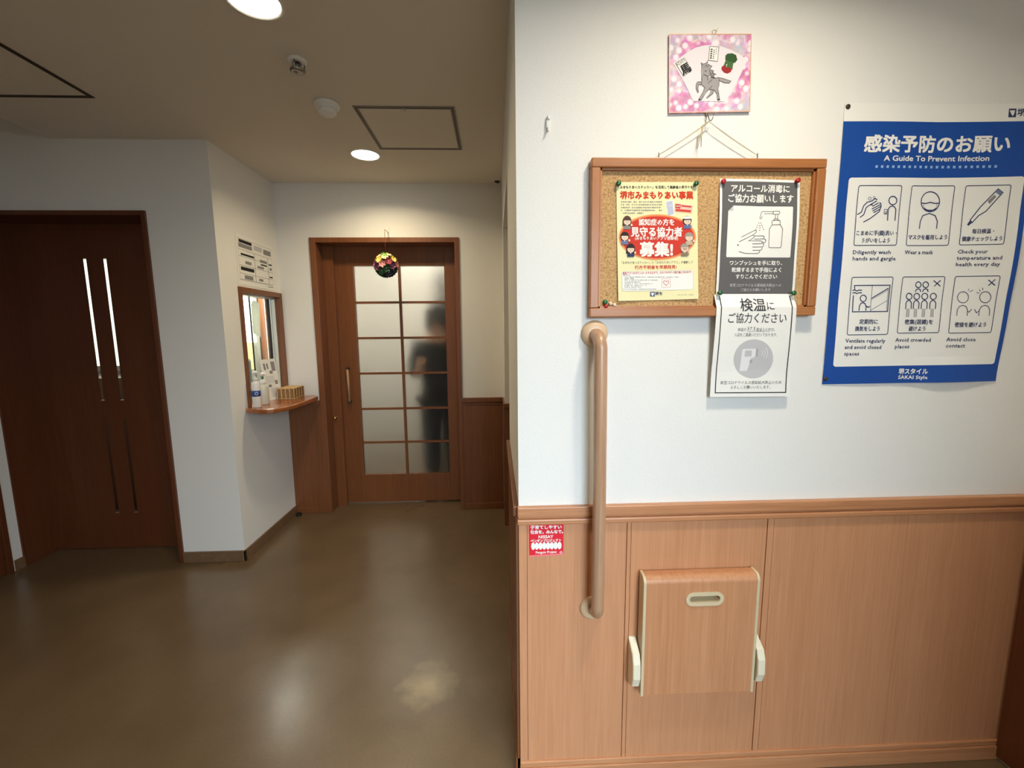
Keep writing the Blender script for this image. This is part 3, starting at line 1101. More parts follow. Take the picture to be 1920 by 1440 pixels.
def mini(cx, cy, hair, body, cap=False, glasses=False, long=False):
    r = 27
    s.poly([(cx - 28, cy + 62), (cx - 24, cy + 34), (cx - 8, cy + 24), (cx + 8, cy + 24), (cx + 26, cy + 34), (cx + 28, cy + 62)], body, 6)
    s.poly([(cx - 6, cy + 24), (cx + 6, cy + 24), (cx, cy + 42)], WHITE, 7)
    s.ell(cx, cy - 2, r + 7, r + (14 if long else 9), hair, 6, n=20)
    if long:
        s.poly([(cx - r - 6, cy), (cx + r + 6, cy), (cx + r + 9, cy + 36), (cx - r - 9, cy + 36)], hair, 6)
    s.ell(cx, cy + 5, r, r - 2, SKIN, 8, n=20)
    if cap:
        s.ell(cx, cy - 14, r + 6, 20, WHITE, 9, n=14, a0=180, a1=360)
        s.poly([(cx - 38, cy - 10), (cx + 30, cy - 14), (cx + 30, cy - 8), (cx - 38, cy - 2)], HAIRK, 10)
    else:
        s.ell(cx, cy - 6, r + 3, 20, hair, 9, n=14, a0=180, a1=360)
    for q in (-9, 9):
        s.ell(cx + q, cy + 6, 2.4, 3.2, BLACK, 11, n=8)
        if glasses:
            s.ell(cx + q, cy + 6, 8, 7, BLACK, 11, line=0.0005, n=12)
    s.line([(cx - 6, cy + 17), (cx, cy + 20), (cx + 6, cy + 17)], 0.0006, REDB, 11)
    s.ell(cx + 34, cy + 30, 8, 10, SKIN, 10, n=10)


mini(316, 560, HAIRB, GREYM, long=True)
s.build('cartoon_person', fl, (6, 8))
mini(297, 680, HAIRK, ink('suit_blue', (110, 118, 158)))
s.build('cartoon_person', fl, (6, 8))
mini(344, 776, HAIRK, NAVY, long=True)
s.build('cartoon_person', fl, (6, 8))
mini(786, 556, HAIRK, ink('work_blue', (96, 112, 158)), cap=True)
s.build('cartoon_person', fl, (6, 8))
mini(800, 684, HAIRG, ink('cardigan', (196, 178, 150)))
s.build('cartoon_person', fl, (6, 8))
mini(766, 770, HAIRG, ink('brown_vest', (140, 122, 100)), glasses=True)
s.build('cartoon_person', fl, (6, 8))

# --- flyer 2: slate grey, hand disinfection
def y2(u, v):
    return YK - 0.0022 - 0.005 * math.sin(math.pi * v) * (0.3 + 0.7 * abs(2 * u - 1)) - 0.002 * math.sin(3.2 * u + 5 * v) ** 2


s = Sheet([(1350, 334.5), (1500, 338), (1341.5, 554), (1488, 553.5)], 0.2175, 0.302,
          wallplace((0.598, 1.7919), (0.8151, 1.7881), (0.6015, 1.4884), (0.8204, 1.4878), y2))
s.normal = Vector((0, 1, 0))
fl = thing('flyer', (0.71, YK, 1.488), 'dark grey hand disinfection flyer with red pins, above the white one', 'flyer')
s.mrect(0, 0, s.W, s.H, WHITE, 0)
s.build('paper_sheet', fl, (6, 8), thick=0.0004)
s.mrect(0.0065, 0.0065, s.W - 0.0065, s.H - 0.004, GREYD, 1)
s.build('grey_ground', fl, (6, 8))
s.frame(1100, 280, 4.174)
s.text('アルコール消毒に', 1130, 1586, 306, 62, WHITE, 2, 0.025, y1=311)
s.text('ご協力お願いします', 1104, 1612, 384, 66, WHITE, 2, 0.025, y1=389)
s.build('headline_lettering', fl, (6, 8))
s.frame(1330, 440, 10.667)
s.text('ワンプッシュを手に取り、', 398, 1445, 565, 92, WHITE, 2, 0.02)
s.text('乾燥するまで手指によく', 433, 1428, 702, 96, WHITE, 2, 0.02)
s.text('すりこんでください', 518, 1348, 836, 92, WHITE, 2, 0.02)
s.build('instruction_lettering', fl, (6, 8))
s.text('新型コロナウイルス感染拡大防止への', 403, 1428, 1010, 66, GREYL, 2, 0.005)
s.text('ご協力をお願いします', 628, 1222, 1100, 62, GREYL, 2, 0.005)
s.build('request_lettering', fl, (6, 8))
s.frame(1330, 330, 10.667)
A = s.M(348, 1000)[0], s.M(1000, 606)[1], s.M(1635, 1000)[0], s.M(960, 1628)[1]
pp = s.rrpts(*A, 0.003)
cfold = 0.014
pp = [q for q in pp if not (q[0] < A[0] + cfold * 0.9 and q[1] < A[1] + cfold * 0.9)]
s.raw(pp + [(A[0], A[1] + cfold), (A[0] + cfold, A[1])], WHITE, 2)
s.raw([(A[0], A[1] + cfold), (A[0] + cfold, A[1]), (A[0] + cfold * 0.95, A[1] + cfold * 0.95)], GREYL, 3)
lw = 0.0014
INK = ink('drawing_brown', (98, 84, 84))
s.line([(1008, 845), (1040, 728), (1056, 712), (1270, 712), (1270, 756), (1068, 756), (1040, 852), (1015, 856)], lw, INK, 3, True)
s.line([(1270, 708), (1380, 706), (1395, 720), (1392, 755), (1375, 768), (1272, 768)], lw, INK, 3, True)
s.line([(1312, 770), (1306, 858)], lw, INK, 3)
s.line([(1355, 770), (1350, 858)], lw, INK, 3)
s.line([(1270, 888), (1288, 860), (1350, 858), (1366, 888)], lw, INK, 3, True)
s.line([(1256, 892), (1385, 890), (1398, 908), (1394, 975), (1240, 980), (1240, 908)], lw, INK, 3, True)
s.line([(1240, 980), (1188, 1058), (1170, 1410), (1186, 1433), (1400, 1435), (1416, 1412), (1442, 1060), (1394, 976)], lw, INK, 3)
for q in ((985, 940), (1025, 940), (963, 983), (1005, 995), (1045, 983), (948, 1025), (1003, 1042), (1058, 1025), (925, 1070), (998, 1085), (1075, 1070)):
    s.ell(q[0], q[1], 10, 10, INK, 3, n=10)
for L_ in ([(630, 1222), (890, 1092), (918, 1084), (936, 1100), (930, 1128), (862, 1178), (585, 1318)],
           [(862, 1178), (890, 1196), (886, 1220), (860, 1246), (775, 1296), (1020, 1297), (1046, 1318), (1026, 1352), (850, 1358)],
           [(890, 1197), (1060, 1197), (1086, 1216), (1078, 1244), (1060, 1258), (890, 1262)],
           [(1075, 1256), (1108, 1272), (1116, 1300), (1100, 1326), (1066, 1334), (1044, 1322)],
           [(1046, 1340), (1074, 1362), (1070, 1398), (1044, 1418), (850, 1420)],
           [(1044, 1420), (1040, 1462), (1014, 1484), (850, 1486)],
           [(992, 1488), (990, 1528), (956, 1550), (720, 1550), (640, 1532), (575, 1506)]):
    s.line(L_, lw, INK, 3)
s.build('picture_panel', fl, (6, 8))

# --- flyer 3: white, temperature check; hangs over the frame
def y3(u, v):
    base = 1.1625 + (1.1475 - 1.1625) * min(1, v / 0.13) if v < 0.13 else 1.1475 + 0.012 * min(1.0, (v - 0.13) / 0.6)
    return base - 0.006 * math.sin(math.pi * min(1, v * 1.2)) * abs(2 * u - 1) ** 2 * 0.6


s = Sheet([(1342, 551.5), (1491, 551), (1333, 745), (1483, 744)], 0.2225, 0.284,
          wallplace((0.5974, 1.4913), (0.8182, 1.4907), (0.5985, 1.2086), (0.8276, 1.2066), y3))
s.normal = Vector((0, 1, 0))
fl = thing('flyer', (0.71, 1.16, 1.2086), 'white flyer with a grey thermometer circle hanging below the board frame', 'flyer')
s.mrect(0, 0, s.W, s.H, WHITE, 0)
s.build('paper_sheet', fl, (6, 16), thick=0.0004)
bl_ = 0.0027
xa, xb, yb = 0.0125, s.W - 0.0105, s.H - 0.0105
s.raw([(xa, 0.004), (xa + bl_, 0.004), (xa + bl_, yb - bl_), (xa, yb)], BLACK, 1)
s.raw([(xb - bl_, 0.004), (xb, 0.004), (xb, yb), (xb - bl_, yb - bl_)], BLACK, 1)
s.raw([(xa + bl_, yb - bl_), (xb - bl_, yb - bl_), (xb, yb), (xa, yb)], BLACK, 1)
s.build('printed_border', fl, (6, 16))
s.frame(1325, 540, 6.857)
DK = ink('charcoal', (66, 64, 66))
s.text('検温', 422, 746, 212, 165, DK, 1, 0.01)
s.text('に', 762, 852, 224, 112, DK, 1, 0.005)
s.text('ご協力ください', 264, 1006, 378, 130, DK, 1, 0.005)
s.build('headline_lettering', fl, (6, 16))
s.text('体温が', 392, 502, 524, 44, DK, 1, -0.005)
s.text('37.5', 514, 620, 518, 66, DK, 1, 0.0, lat=True)
s.text('度以上の方は、', 630, 866, 522, 44, DK, 1, -0.005)
s.rect(508, 803, 547, 550, DK, 1)
s.text('入店をご遠慮いただいております。', 350, 900, 590, 48, DK, 1, -0.005)
s.build('condition_lettering', fl, (6, 16))
s.text('新型コロナウイルス感染拡大防止のため', 190, 978, 1215, 48, DK, 1, -0.005, y1=1209)
s.text('よろしくお願いいたします。', 318, 834, 1275, 48, DK, 1, -0.005, y1=1272)
s.build('request_lettering', fl, (6, 16))
s.ell(607, 902, 254, 255, GREYL, 1, n=48)
PALE = ink('pale_device', (232, 230, 230))
s.poly([(458, 792), (470, 772), (636, 768), (632, 862), (612, 884), (576, 896), (560, 930), (552, 990), (526, 1060), (432, 1060)], PALE, 2)
s.poly([(496, 792), (584, 790), (580, 866), (490, 870)], GREYL, 3)
s.poly([(640, 768), (664, 768), (660, 868), (640, 872)], ink('mid_device', (172, 168, 172)), 2)
s.poly([(562, 918), (596, 912), (588, 954), (566, 958)], ink('mid_device', (172, 168, 172)), 2)
for r_ in (34, 66, 98):
    s.ell(688, 825, r_, r_, PALE, 2, line=0.0015, n=10, a0=-45, a1=45)
s.build('thermometer_picture', fl, (6, 16))

# --- push pins


def pin(x, y, z, col, label, group=None, name='push_pin', big=0.0105):
    p = MB()
    p.lathe([(0.0, 0.0), (0.0045, 0.0), (0.0047, 0.001), (0.0024, 0.0020), (0.0024, 0.004), (big * 0.54, 0.0055), (big * 0.64, 0.0072), (big * 0.60, 0.0095), (big * 0.34, 0.0110), (0, 0.0113)], (x, y, z), '-y', 16)
    o = p.build(name, col)
    return tag(o, label, 'pin', group)


PG = plain('green_pin', (22, 96, 52), 0.25, coat=0.4)
PR = plain('red_pin', (176, 28, 34), 0.25, coat=0.4)
PW = plain('clear_pin', (226, 214, 186), 0.2, coat=0.4)
pin(0.3262, YK - 0.0025, 1.7765, PG, 'green push pin at the top left corner of the cream flyer', 'push pins in the cork board')
pin(0.5320, YK - 0.0025, 1.7772, PG, 'green push pin at the top right corner of the cream flyer', 'push pins in the cork board')
pin(0.6045, YK - 0.0025, 1.7822, PR, 'red push pin at the top left corner of the grey flyer', 'push pins in the cork board')
pin(0.8040, YK - 0.0045, 1.7850, PR, 'red push pin at the top right corner of the grey flyer', 'push pins in the cork board')
pin(0.6068, YK - 0.0095, 1.4942, PG, 'green push pin at the left joint of the grey and white flyers', 'push pins in the cork board')
pin(0.8110, YK - 0.0095, 1.4925, PG, 'green push pin at the right joint of the grey and white flyers', 'push pins in the cork board')
pin(0.2970, YK, 1.4726, PG, 'spare green push pin in the lower left of the cork', 'spare push pins')
pin(0.2992, YK, 1.4612, PR, 'spare red push pin just below the spare green pin', 'spare push pins', big=0.009)
pin(0.3118, YK, 1.4688, PW, 'spare clear push pin right beside the spare green pin', 'spare push pins', big=0.008)
pin(0.3225, YK, 1.4648, PW, 'spare clear push pin furthest from the spare green pin', 'spare push pins', big=0.008)

# --- picture card with the horse
s = Sheet([(200, 128), (1048, 128), (195, 942), (1035, 930)], 0.215, 0.187,
          wallplace((0.4526, 2.1431), (0.6656, 2.1463), (0.4590, 1.9561), (0.6737, 1.9613), lambda u, v: 1.1715))
s.normal = Vector((0, 1, 0))
cd = thing('picture_card', (0.563, Y1, 1.956), 'square pink flowered card with a grey pencil horse above the notice board', 'picture')
s.mrect(0, 0, s.W, s.H, M_WASHI, 0)
b_ = s.build('card', cd, (2, 2), thick=0.0045)
s.mrect(-0.0005, -0.0005, s.W + 0.0005, s.H + 0.0005, plain('gold_edge', (232, 180, 148), 0.4), 1.5, line=0.0022)
s.build('gold_border', cd)
FAN = ink('fan_paper', (232, 224, 230))
s.poly([(238, 430), (300, 380), (380, 320), (470, 270), (560, 246), (640, 240), (740, 256), (840, 292), (930, 340), (1005, 398), (930, 560), (860, 700), (780, 826), (445, 822), (360, 640)], FAN, 2)
s.build('fan_panel', cd)
HB = ink('horse_grey', (160, 156, 156))
HD = ink('pencil', (74, 66, 68))
s.poly([(524, 428), (548, 440), (575, 432), (600, 402), (596, 440), (636, 460), (612, 500), (625, 545), (600, 570), (620, 575), (660, 582), (700, 578), (716, 590), (712, 650), (700, 690), (712, 730), (718, 800), (722, 815), (694, 815), (700, 790), (690, 750), (660, 700), (655, 740), (620, 775), (590, 795), (580, 788), (605, 755), (625, 725), (610, 700), (570, 735), (540, 790), (525, 812), (500, 806), (515, 785), (545, 725), (562, 680), (530, 655), (500, 650), (494, 690), (500, 730), (490, 735), (476, 690), (478, 640), (490, 622), (530, 620), (528, 590), (540, 540), (538, 480)], HB, 3)
for L_ in ([(524, 424), (548, 440), (575, 432), (602, 400)], [(536, 440), (530, 520), (534, 590), (530, 650), (565, 685)], [(524, 622), (490, 622), (476, 645), (474, 690), (492, 736)], [(530, 655), (502, 650), (494, 690), (500, 735)],
           [(562, 682), (545, 730), (502, 805), (528, 812), (575, 738), (640, 665)], [(610, 700), (655, 705), (650, 745), (582, 794)], [(715, 590), (712, 660), (700, 700), (720, 812), (696, 814), (690, 750), (660, 705)],
           [(625, 575), (660, 588), (705, 578), (760, 590), (836, 616), (820, 636), (770, 634), (718, 610)], [(548, 545), (600, 568), (624, 548), (612, 500)], [(596, 640), (640, 600)], [(592, 575), (596, 610)]):
    s.line(L_, 0.0011, HD, 4)
s.poly([(700, 578), (760, 590), (836, 616), (820, 636), (770, 634), (718, 610)], HB, 3)
MANE = [(592, 436), (640, 462), (616, 494), (658, 508), (648, 528), (682, 546), (652, 556), (670, 582), (634, 574), (620, 548), (612, 500), (600, 470)]
s.poly(MANE, HB, 3)
s.line(MANE[:10], 0.0009, HD, 4)
for L_ in ([(630, 515), (650, 522), (640, 535), (664, 545)], [(622, 530), (640, 548), (636, 562), (655, 570)], [(566, 470), (580, 448), (592, 470), (606, 452)]):
    s.line(L_, 0.0009, HD, 4)
s.ell(574, 512, 7, 5, HD, 5, n=10)
s.ell(510, 808, 14, 8, HD, 5, n=10)
s.ell(708, 808, 14, 8, HD, 5, n=10)
s.build('horse_drawing', cd)
s.poly([(262, 432), (352, 376), (430, 500), (345, 565)], WHITE, 3)
s.line([(262, 432), (352, 376), (430, 500), (345, 565)], 0.0008, HD, 4, True)
s.poly([(268, 430), (345, 383), (362, 412), (288, 460)], GREYM, 4)


def rot_text(t, cx, cy, w, h, ang, mat, bold, k):
    """a word turned in the plane of the card"""
    f0 = len(s.bm.verts)
    s.text(t, cx - w / 2, cx + w / 2, cy, h, mat, k, bold)
    s.bm.verts.ensure_lookup_table()
    c0 = Vector(s.M(cx, cy))
    ca, sa = math.cos(ang), math.sin(ang)
    for v in list(s.bm.verts)[f0:]:
        d = Vector((v.co.x, v.co.y)) - c0
        v.co.x, v.co.y = c0.x + d.x * ca - d.y * sa, c0.y + d.x * sa + d.y * ca


rot_text('2026', 314, 422, 80, 50, math.radians(-32), WHITE, 0.03, 5)
rot_text('馬', 364, 486, 96, 110, math.radians(-28), BLACK, 0.03, 5)
s.build('stamp_picture', cd)
s.poly([(618, 258), (712, 264), (696, 412), (604, 400)], WHITE, 3)
s.line([(618, 258), (712, 264), (696, 412), (604, 400)], 0.0010, ink('plum', (104, 72, 90)), 4, True)
for i in range(5):
    s.poly([(628 - i * 2, 282 + i * 22), (646 - i * 2, 282 + i * 22), (644 - i * 2, 296 + i * 22), (626 - i * 2, 296 + i * 22)], HD, 4)
    s.poly([(656 - i * 2, 292 + i * 21), (670 - i * 2, 292 + i * 21), (668 - i * 2, 304 + i * 21), (654 - i * 2, 304 + i * 21)], GREYM, 4)
    s.poly([(682 - i, 278 + i * 14), (690 - i, 278 + i * 14), (689 - i, 286 + i * 14), (681 - i, 286 + i * 14)], GREYM, 4)
s.build('note_picture', cd)
VG = ink('leaf_green', (48, 84, 44))
VL = ink('stalk_green', (78, 112, 60))
VR = ink('radish_red', (158, 38, 44))
s.poly([(780, 350), (800, 332), (850, 328), (888, 346), (902, 395), (882, 422), (850, 436), (810, 425), (776, 395)], VG, 3)
s.poly([(782, 400), (862, 425), (850, 500), (752, 470)], VL, 3)
for x in (775, 800, 825):
    s.line([(x + 15, 410), (x, 480)], 0.0012, VG, 4)
s.poly([(742, 465), (765, 452), (790, 475), (815, 472), (844, 490), (836, 520), (800, 538), (766, 528), (738, 495)], VR, 3)
s.poly([(786, 440), (796, 440), (790, 474)], WHITE, 4)
s.build('radish_picture', cd)
e = MB()
e.tube([(0.566, 1.173, 2.144), (0.562, 1.170, 2.150), (0.568, 1.170, 2.154), (0.574, 1.170, 2.150), (0.570, 1.171, 2.145)], 0.0010, 6)
e.tube([(0.572, 1.170, 2.150), (0.578, 1.171, 2.159)], [0.001, 0.0005], 6)
e.build('bow', M_CORD, cd)
e = MB()
e.tube([(0.560, 1.172, 1.960), (0.556, 1.169, 1.953), (0.559, 1.168, 1.947), (0.563, 1.169, 1.953), (0.561, 1.171, 1.960)], 0.0010, 6)
e.build('cord_loop', M_CORD, cd)

# --- big blue poster
def yp(u, v):
    edge = 0.017 * (max(0, u - 0.55) / 0.45) ** 2 * math.sin(math.pi * min(1, 0.18 + 0.86 * v)) ** 1.0
    edge += 0.010 * max(0, v - 0.9) / 0.1 * math.exp(-((u - 0.7) / 0.2) ** 2)
    folds = 0.0022 * abs(math.sin(2 * math.pi * u)) + 0.0018 * abs(math.sin(3 * math.pi * (v - 0.02)))
    return 1.1772 - 0.0012 - edge - folds


s = Sheet([(1583.9, 193.5), (1935, 197.2), (1541, 720.5), (1865.6, 714.3)], 0.518, 0.747,
          wallplace((0.9305, 1.9863), (1.449, 1.9865), (0.9315, 1.2379), (1.4489, 1.2403), yp))
s.normal = Vector((0, 1, 0))
po = thing('poster', (1.19, Y1, 1.238), 'large blue and white infection prevention poster right of the notice board', 'poster')
CUT = (20, 30)
s.mrect(0, 0, s.W, s.H, WHITE, 0)
s.build('paper_sheet', po, CUT, thick=0.0003)
s.frame(0, 0, 1)
zb = s.M(1650, 228.5)[1]
s.mrect(0, zb, s.W, s.H, BLUE, 1)
s.build('blue_ground', po, CUT)
s.frame(1530, 180, 2.572)
s.rect(117, 911, 397, 1298, WHITE, 2, r=0.008)
s.build('white_panel', po, CUT)
s.frame(1560, 180, 5.333)
s.text('感染予防のお願い', 316, 1730, 482, 172, WHITE, 2, 0.03, y1=492)
s.text('A Guide To Prevent Infection', 506, 1535, 634, 74, WHITE, 2, 0.02, lat=True, y1=641)
for i in range(22):
    x = 432 + i * (1594 - 432) / 21
    s.rect(x - 12, x + 12, 700 + i * 0.3, 726 + i * 0.3, LBLUE, 2)
s.build('headline_lettering', po, CUT)
s.frame(1540, 510, 5.333)
s.text('堺スタイル', 764, 1042, 992, 58, WHITE, 2, 0.025)
s.text('SAKAI Style', 758, 1032, 1054, 50, WHITE, 2, 0.02, lat=True)
s.build('slogan_lettering', po, CUT)
s.frame(1560, 180, 5.333)
s.rect(1735, 1806, 140, 228, NAVY, 1)
s.poly([(1745, 158), (1796, 158), (1786, 192), (1770, 218), (1756, 192)], WHITE, 2)
s.text('堺市', 1816, 1990, 180, 80, NAVY, 1, 0.02)
s.build('city_emblem', po, CUT)
LW = 0.0027
s.frame(1570, 330, 5.486)


def card(xl, xr, yt, yb):
    s.rect(xl, xr, yt, yb, NAVY, 3, r=0.006, line=0.0021)


card(180, 626, 101, 722)
cardo = s.build('pictogram_card', po, CUT)
for L_ in ([(195, 402), (238, 378), (262, 312), (296, 276), (345, 262), (378, 238), (400, 250)], [(222, 432), (262, 402), (288, 330), (320, 305), (355, 300)], [(256, 480), (330, 440), (420, 372), (440, 320), (436, 288), (420, 280)],
           [(330, 300), (395, 262)], [(350, 318), (412, 282)], [(345, 345), (430, 300)], [(352, 365), (436, 318)], [(362, 382), (430, 345)]):
    s.line(L_, LW, NAVY, 3)
s.ell(323, 238, 15, 15, NAVY, 3, line=0.0012, n=14)
s.ell(368, 228, 10, 10, NAVY, 3, line=0.0012, n=12)
s.ell(560, 258, 41, 43, NAVY, 3, line=LW, n=24)
s.line([(503, 465), (512, 350), (530, 322), (556, 313), (580, 325), (592, 350), (580, 465)], LW, NAVY, 3)
s.rect(468, 502, 346, 398, NAVY, 3, line=0.0014)
s.rect(478, 494, 372, 392, NAVY, 3, line=0.0010)
s.build('pictogram', cardo, CUT)
s.text('こまめに手(顔)洗い・', 184, 596, 592, 52, NAVY, 3, 0.02)
s.text('うがいをしよう', 238, 524, 668, 50, NAVY, 3, 0.02)
s.build('card_lettering', cardo, CUT)
s.text('Diligently wash', 148, 534, 792, 56, NAVY, 3, 0.014, lat=True)
s.text('hands and gargle', 146, 584, 857, 56, NAVY, 3, 0.014, lat=True)
s.build('caption_lettering', cardo, CUT)
cardo['label'] = 'hand washing pictogram'
card(722, 1163, 103, 723)
cardo = s.build('pictogram_card', po, CUT)
s.ell(950, 268, 94, 102, NAVY, 3, line=LW, n=32)
s.line([(862, 282), (905, 286), (950, 274), (1000, 286), (1038, 282)], LW, NAVY, 3)
s.line([(880, 286), (888, 330), (920, 352), (980, 352), (1012, 330), (1022, 286)], 0.0012, NAVY, 3)
s.line([(884, 340), (950, 362), (1018, 338)], LW, NAVY, 3)
s.line([(834, 548), (846, 470), (872, 412), (942, 388), (1000, 412), (1020, 470), (1010, 546)], LW, NAVY, 3)
s.build('pictogram', cardo, CUT)
s.text('マスクを着用しよう', 720, 1114, 634, 52, NAVY, 3, 0.02)
s.build('card_lettering', cardo, CUT)
s.text('Wear a mask', 680, 972, 792, 56, NAVY, 3, 0.014, lat=True)
s.build('caption_lettering', cardo, CUT)
cardo['label'] = 'face mask pictogram'
card(1262, 1691, 106, 718)
cardo = s.build('pictogram_card', po, CUT)
s.line([(1340, 462), (1440, 330), (1606, 148), (1650, 186), (1492, 374), (1420, 418), (1358, 488)], LW, NAVY, 3, True)
s.poly([(1340, 462), (1358, 488), (1324, 520), (1308, 508)], NAVY, 3)
s.poly([(1508, 270), (1570, 208), (1590, 226), (1528, 300)], GREYM, 3)
s.poly([(1580, 180), (1606, 150), (1648, 186), (1622, 214)], ink('pale_navy', (120, 130, 160)), 3)
s.build('pictogram', cardo, CUT)
s.text('毎日検温・', 1358, 1562, 577, 50, NAVY, 3, 0.02)
s.text('健康チェックしよう', 1258, 1636, 654, 50, NAVY, 3, 0.02)
s.build('card_lettering', cardo, CUT)
s.text('Check your', 1213, 1500, 788, 56, NAVY, 3, 0.014, lat=True)
s.text('temperature and', 1206, 1634, 853, 56, NAVY, 3, 0.014, lat=True)
s.text('health every day', 1198, 1616, 918, 56, NAVY, 3, 0.014, lat=True)
s.build('caption_lettering', cardo, CUT)
cardo['label'] = 'thermometer pictogram'
s.frame(1540, 510, 5.333)
card(268, 681, 51, 631)
cardo = s.build('pictogram_card', po, CUT)
s.line([(325, 180), (322, 138), (676, 135), (652, 396), (302, 400), (312, 236)], LW, NAVY, 3)
s.line([(499, 138), (480, 396)], 0.0013, NAVY, 3)
s.line([(660, 160), (640, 392)], 0.0012, NAVY, 3)
s.line([(492, 266), (658, 166)], LW, NAVY, 3)
s.line([(490, 280), (656, 182)], 0.0010, NAVY, 3)
s.line([(484, 384), (648, 288)], 0.0013, NAVY, 3)
for y in (188, 214):
    s.line([(302, y), (325, y - 7), (345, y + 5), (368, y - 5), (396, y - 2)], LW, NAVY, 3)
s.ell(410, 266, 30, 32, NAVY, 3, line=LW, n=20)
s.line([(366, 390), (372, 340), (388, 314), (408, 308), (428, 318), (438, 348), (434, 390)], LW, NAVY, 3)
s.line([(438, 340), (458, 356), (476, 344)], LW, NAVY, 3)
s.build('pictogram', cardo, CUT)
s.text('定期的に', 370, 552, 498, 50, NAVY, 3, 0.02)
s.text('換気をしよう', 326, 570, 568, 50, NAVY, 3, 0.02)
s.build('card_lettering', cardo, CUT)
s.text('Ventilate regularly', 230, 624, 692, 54, NAVY, 3, 0.014, lat=True)
s.text('and avoid closed', 222, 584, 755, 54, NAVY, 3, 0.014, lat=True)
s.text('spaces', 218, 364, 820, 54, NAVY, 3, 0.014, lat=True)
s.build('caption_lettering', cardo, CUT)
cardo['label'] = 'open window pictogram'
card(772, 1194, 47, 613)
cardo = s.build('pictogram_card', po, CUT)
for x in (964, 1036):
    s.ell(x, 130, 27, 29, NAVY, 3, line=LW, n=20)
    s.line([(x - 30, 202), (x - 20, 178), (x, 170), (x + 20, 178), (x + 24, 202)], LW, NAVY, 3)
for x in (872, 950, 1029, 1112):
    s.ell(x, 246, 29, 31, NAVY, 3, line=LW, n=20)
    s.line([(x - 38, 372), (x - 32, 312), (x - 18, 290), (x - 2, 286), (x + 14, 292), (x + 24, 314), (x + 18, 372)], LW, NAVY, 3)
    for q in (-26, -18, -8, 0):
        s.line([(x + q, 368), (x + q - 6, 452)], 0.0009, NAVY, 3)
s.line([(1112, 88), (1178, 144)], 0.0026, NAVY, 3)
s.line([(1180, 86), (1118, 146)], 0.0026, NAVY, 3)
s.build('pictogram', cardo, CUT)
s.text('密集(混雑)を', 826, 1104, 500, 50, NAVY, 3, 0.02)
s.text('避けよう', 864, 1032, 568, 50, NAVY, 3, 0.02)
s.build('card_lettering', cardo, CUT)
s.text('Avoid crowded', 728, 1080, 683, 54, NAVY, 3, 0.014, lat=True)
s.text('places', 724, 870, 748, 54, NAVY, 3, 0.014, lat=True)
s.build('caption_lettering', cardo, CUT)
cardo['label'] = 'crowd pictogram'
card(1283, 1704, 44, 612)
cardo = s.build('pictogram_card', po, CUT)
for x, q in ((1396, 1), (1606, -1)):
    s.ell(x, 256, 52, 55, NAVY, 3, line=0.002, n=28)
    s.line([(x - 62, 440), (x - 56, 380), (x - 34, 346), (x - 4, 336), (x + 28, 346), (x + 42, 382), (x + 38, 440)], 0.002, NAVY, 3)
s.line([(1436, 392), (1450, 404), (1478, 374)], 0.002, NAVY, 3)
s.line([(1546, 392), (1522, 410), (1504, 376)], 0.002, NAVY, 3)
for L_ in ([(1442, 192), (1452, 172)], [(1455, 204), (1490, 184)], [(1582, 186), (1576, 160)], [(1560, 198), (1545, 180)], [(1550, 215), (1522, 208)]):
    s.line(L_, 0.0016, NAVY, 3)
s.line([(1628, 84), (1692, 138)], 0.0026, NAVY, 3)
s.line([(1692, 80), (1630, 142)], 0.0026, NAVY, 3)
s.build('pictogram', cardo, CUT)
s.text('密接を避けよう', 1316, 1616, 528, 50, NAVY, 3, 0.02)
s.build('card_lettering', cardo, CUT)
s.text('Avoid close', 1232, 1516, 678, 54, NAVY, 3, 0.014, lat=True)
s.text('contact', 1227, 1414, 740, 54, NAVY, 3, 0.014, lat=True)
s.build('caption_lettering', cardo, CUT)
cardo['label'] = 'close contact pictogram'
for z, x, lb in ((1.9775, 0.9390, 'dark brown tack at the top left corner of the blue poster'), (1.2535, 0.9400, 'dark brown tack at the bottom left corner of the blue poster')):
    t = MB().lathe([(0.0, -0.003), (0.001, -0.002), (0.001, 0.0), (0.0062, 0.0), (0.0058, 0.0016), (0.0032, 0.0030), (0, 0.0034)], (x, 1.1745, z), '-y', 18)
    tag(t.build('thumb_tack', M_BROWNM), lb, 'tack', 'tacks of the blue poster')

# --- red sticker
s = Sheet([(991.5, 982.8), (1057.2, 981.2), (992.5, 1045.5), (1056.6, 1041.5)], 0.101, 0.101,
          wallplace((0.0888, 0.8433), (0.1905, 0.8431), (0.0899, 0.7406), (0.1902, 0.7442), lambda u, v: Y1 - 0.0066))
s.normal = Vector((0, 1, 0))
st = thing('sticker', (0.14, Y1, 0.7406), 'square red sticker with white lettering on the wainscot beside the handrail', 'sticker')
SRED = ink('sticker_red', (226, 40, 56), 0.35)
s.mrect(0, 0, s.W, s.H, SRED, 0)
s.mrect(0, s.H * 0.945, s.W, s.H, ink('sticker_pink', (240, 130, 130), 0.35), 1)
s.build('sticker_sheet', st, (1, 1), thick=0.0002, eps=0.0001)
s.frame(980, 970, 16)
s.text('子育てしやすい', 238, 1172, 314, 115, WHITE, 1, 0.04, y1=298)
s.text('社会を、みんなで。', 242, 1214, 456, 115, WHITE, 1, 0.04, y1=436)
s.build('slogan_lettering', st, eps=0.0002)
s.text('NISSAY', 488, 928, 612, 125, WHITE, 1, 0.02, lat=True, y1=600)
s.build('company_lettering', st, eps=0.0002)
s.text('ペンギンプロジェクト', 248, 1156, 722, 92, WHITE, 1, 0.03, y1=698)
s.build('project_lettering', st, eps=0.0002)
s.text('Penguin Project', 404, 1028, 1075, 100, WHITE, 1, 0.02, lat=True, y1=1050)
s.build('project_lettering', st, eps=0.0002)
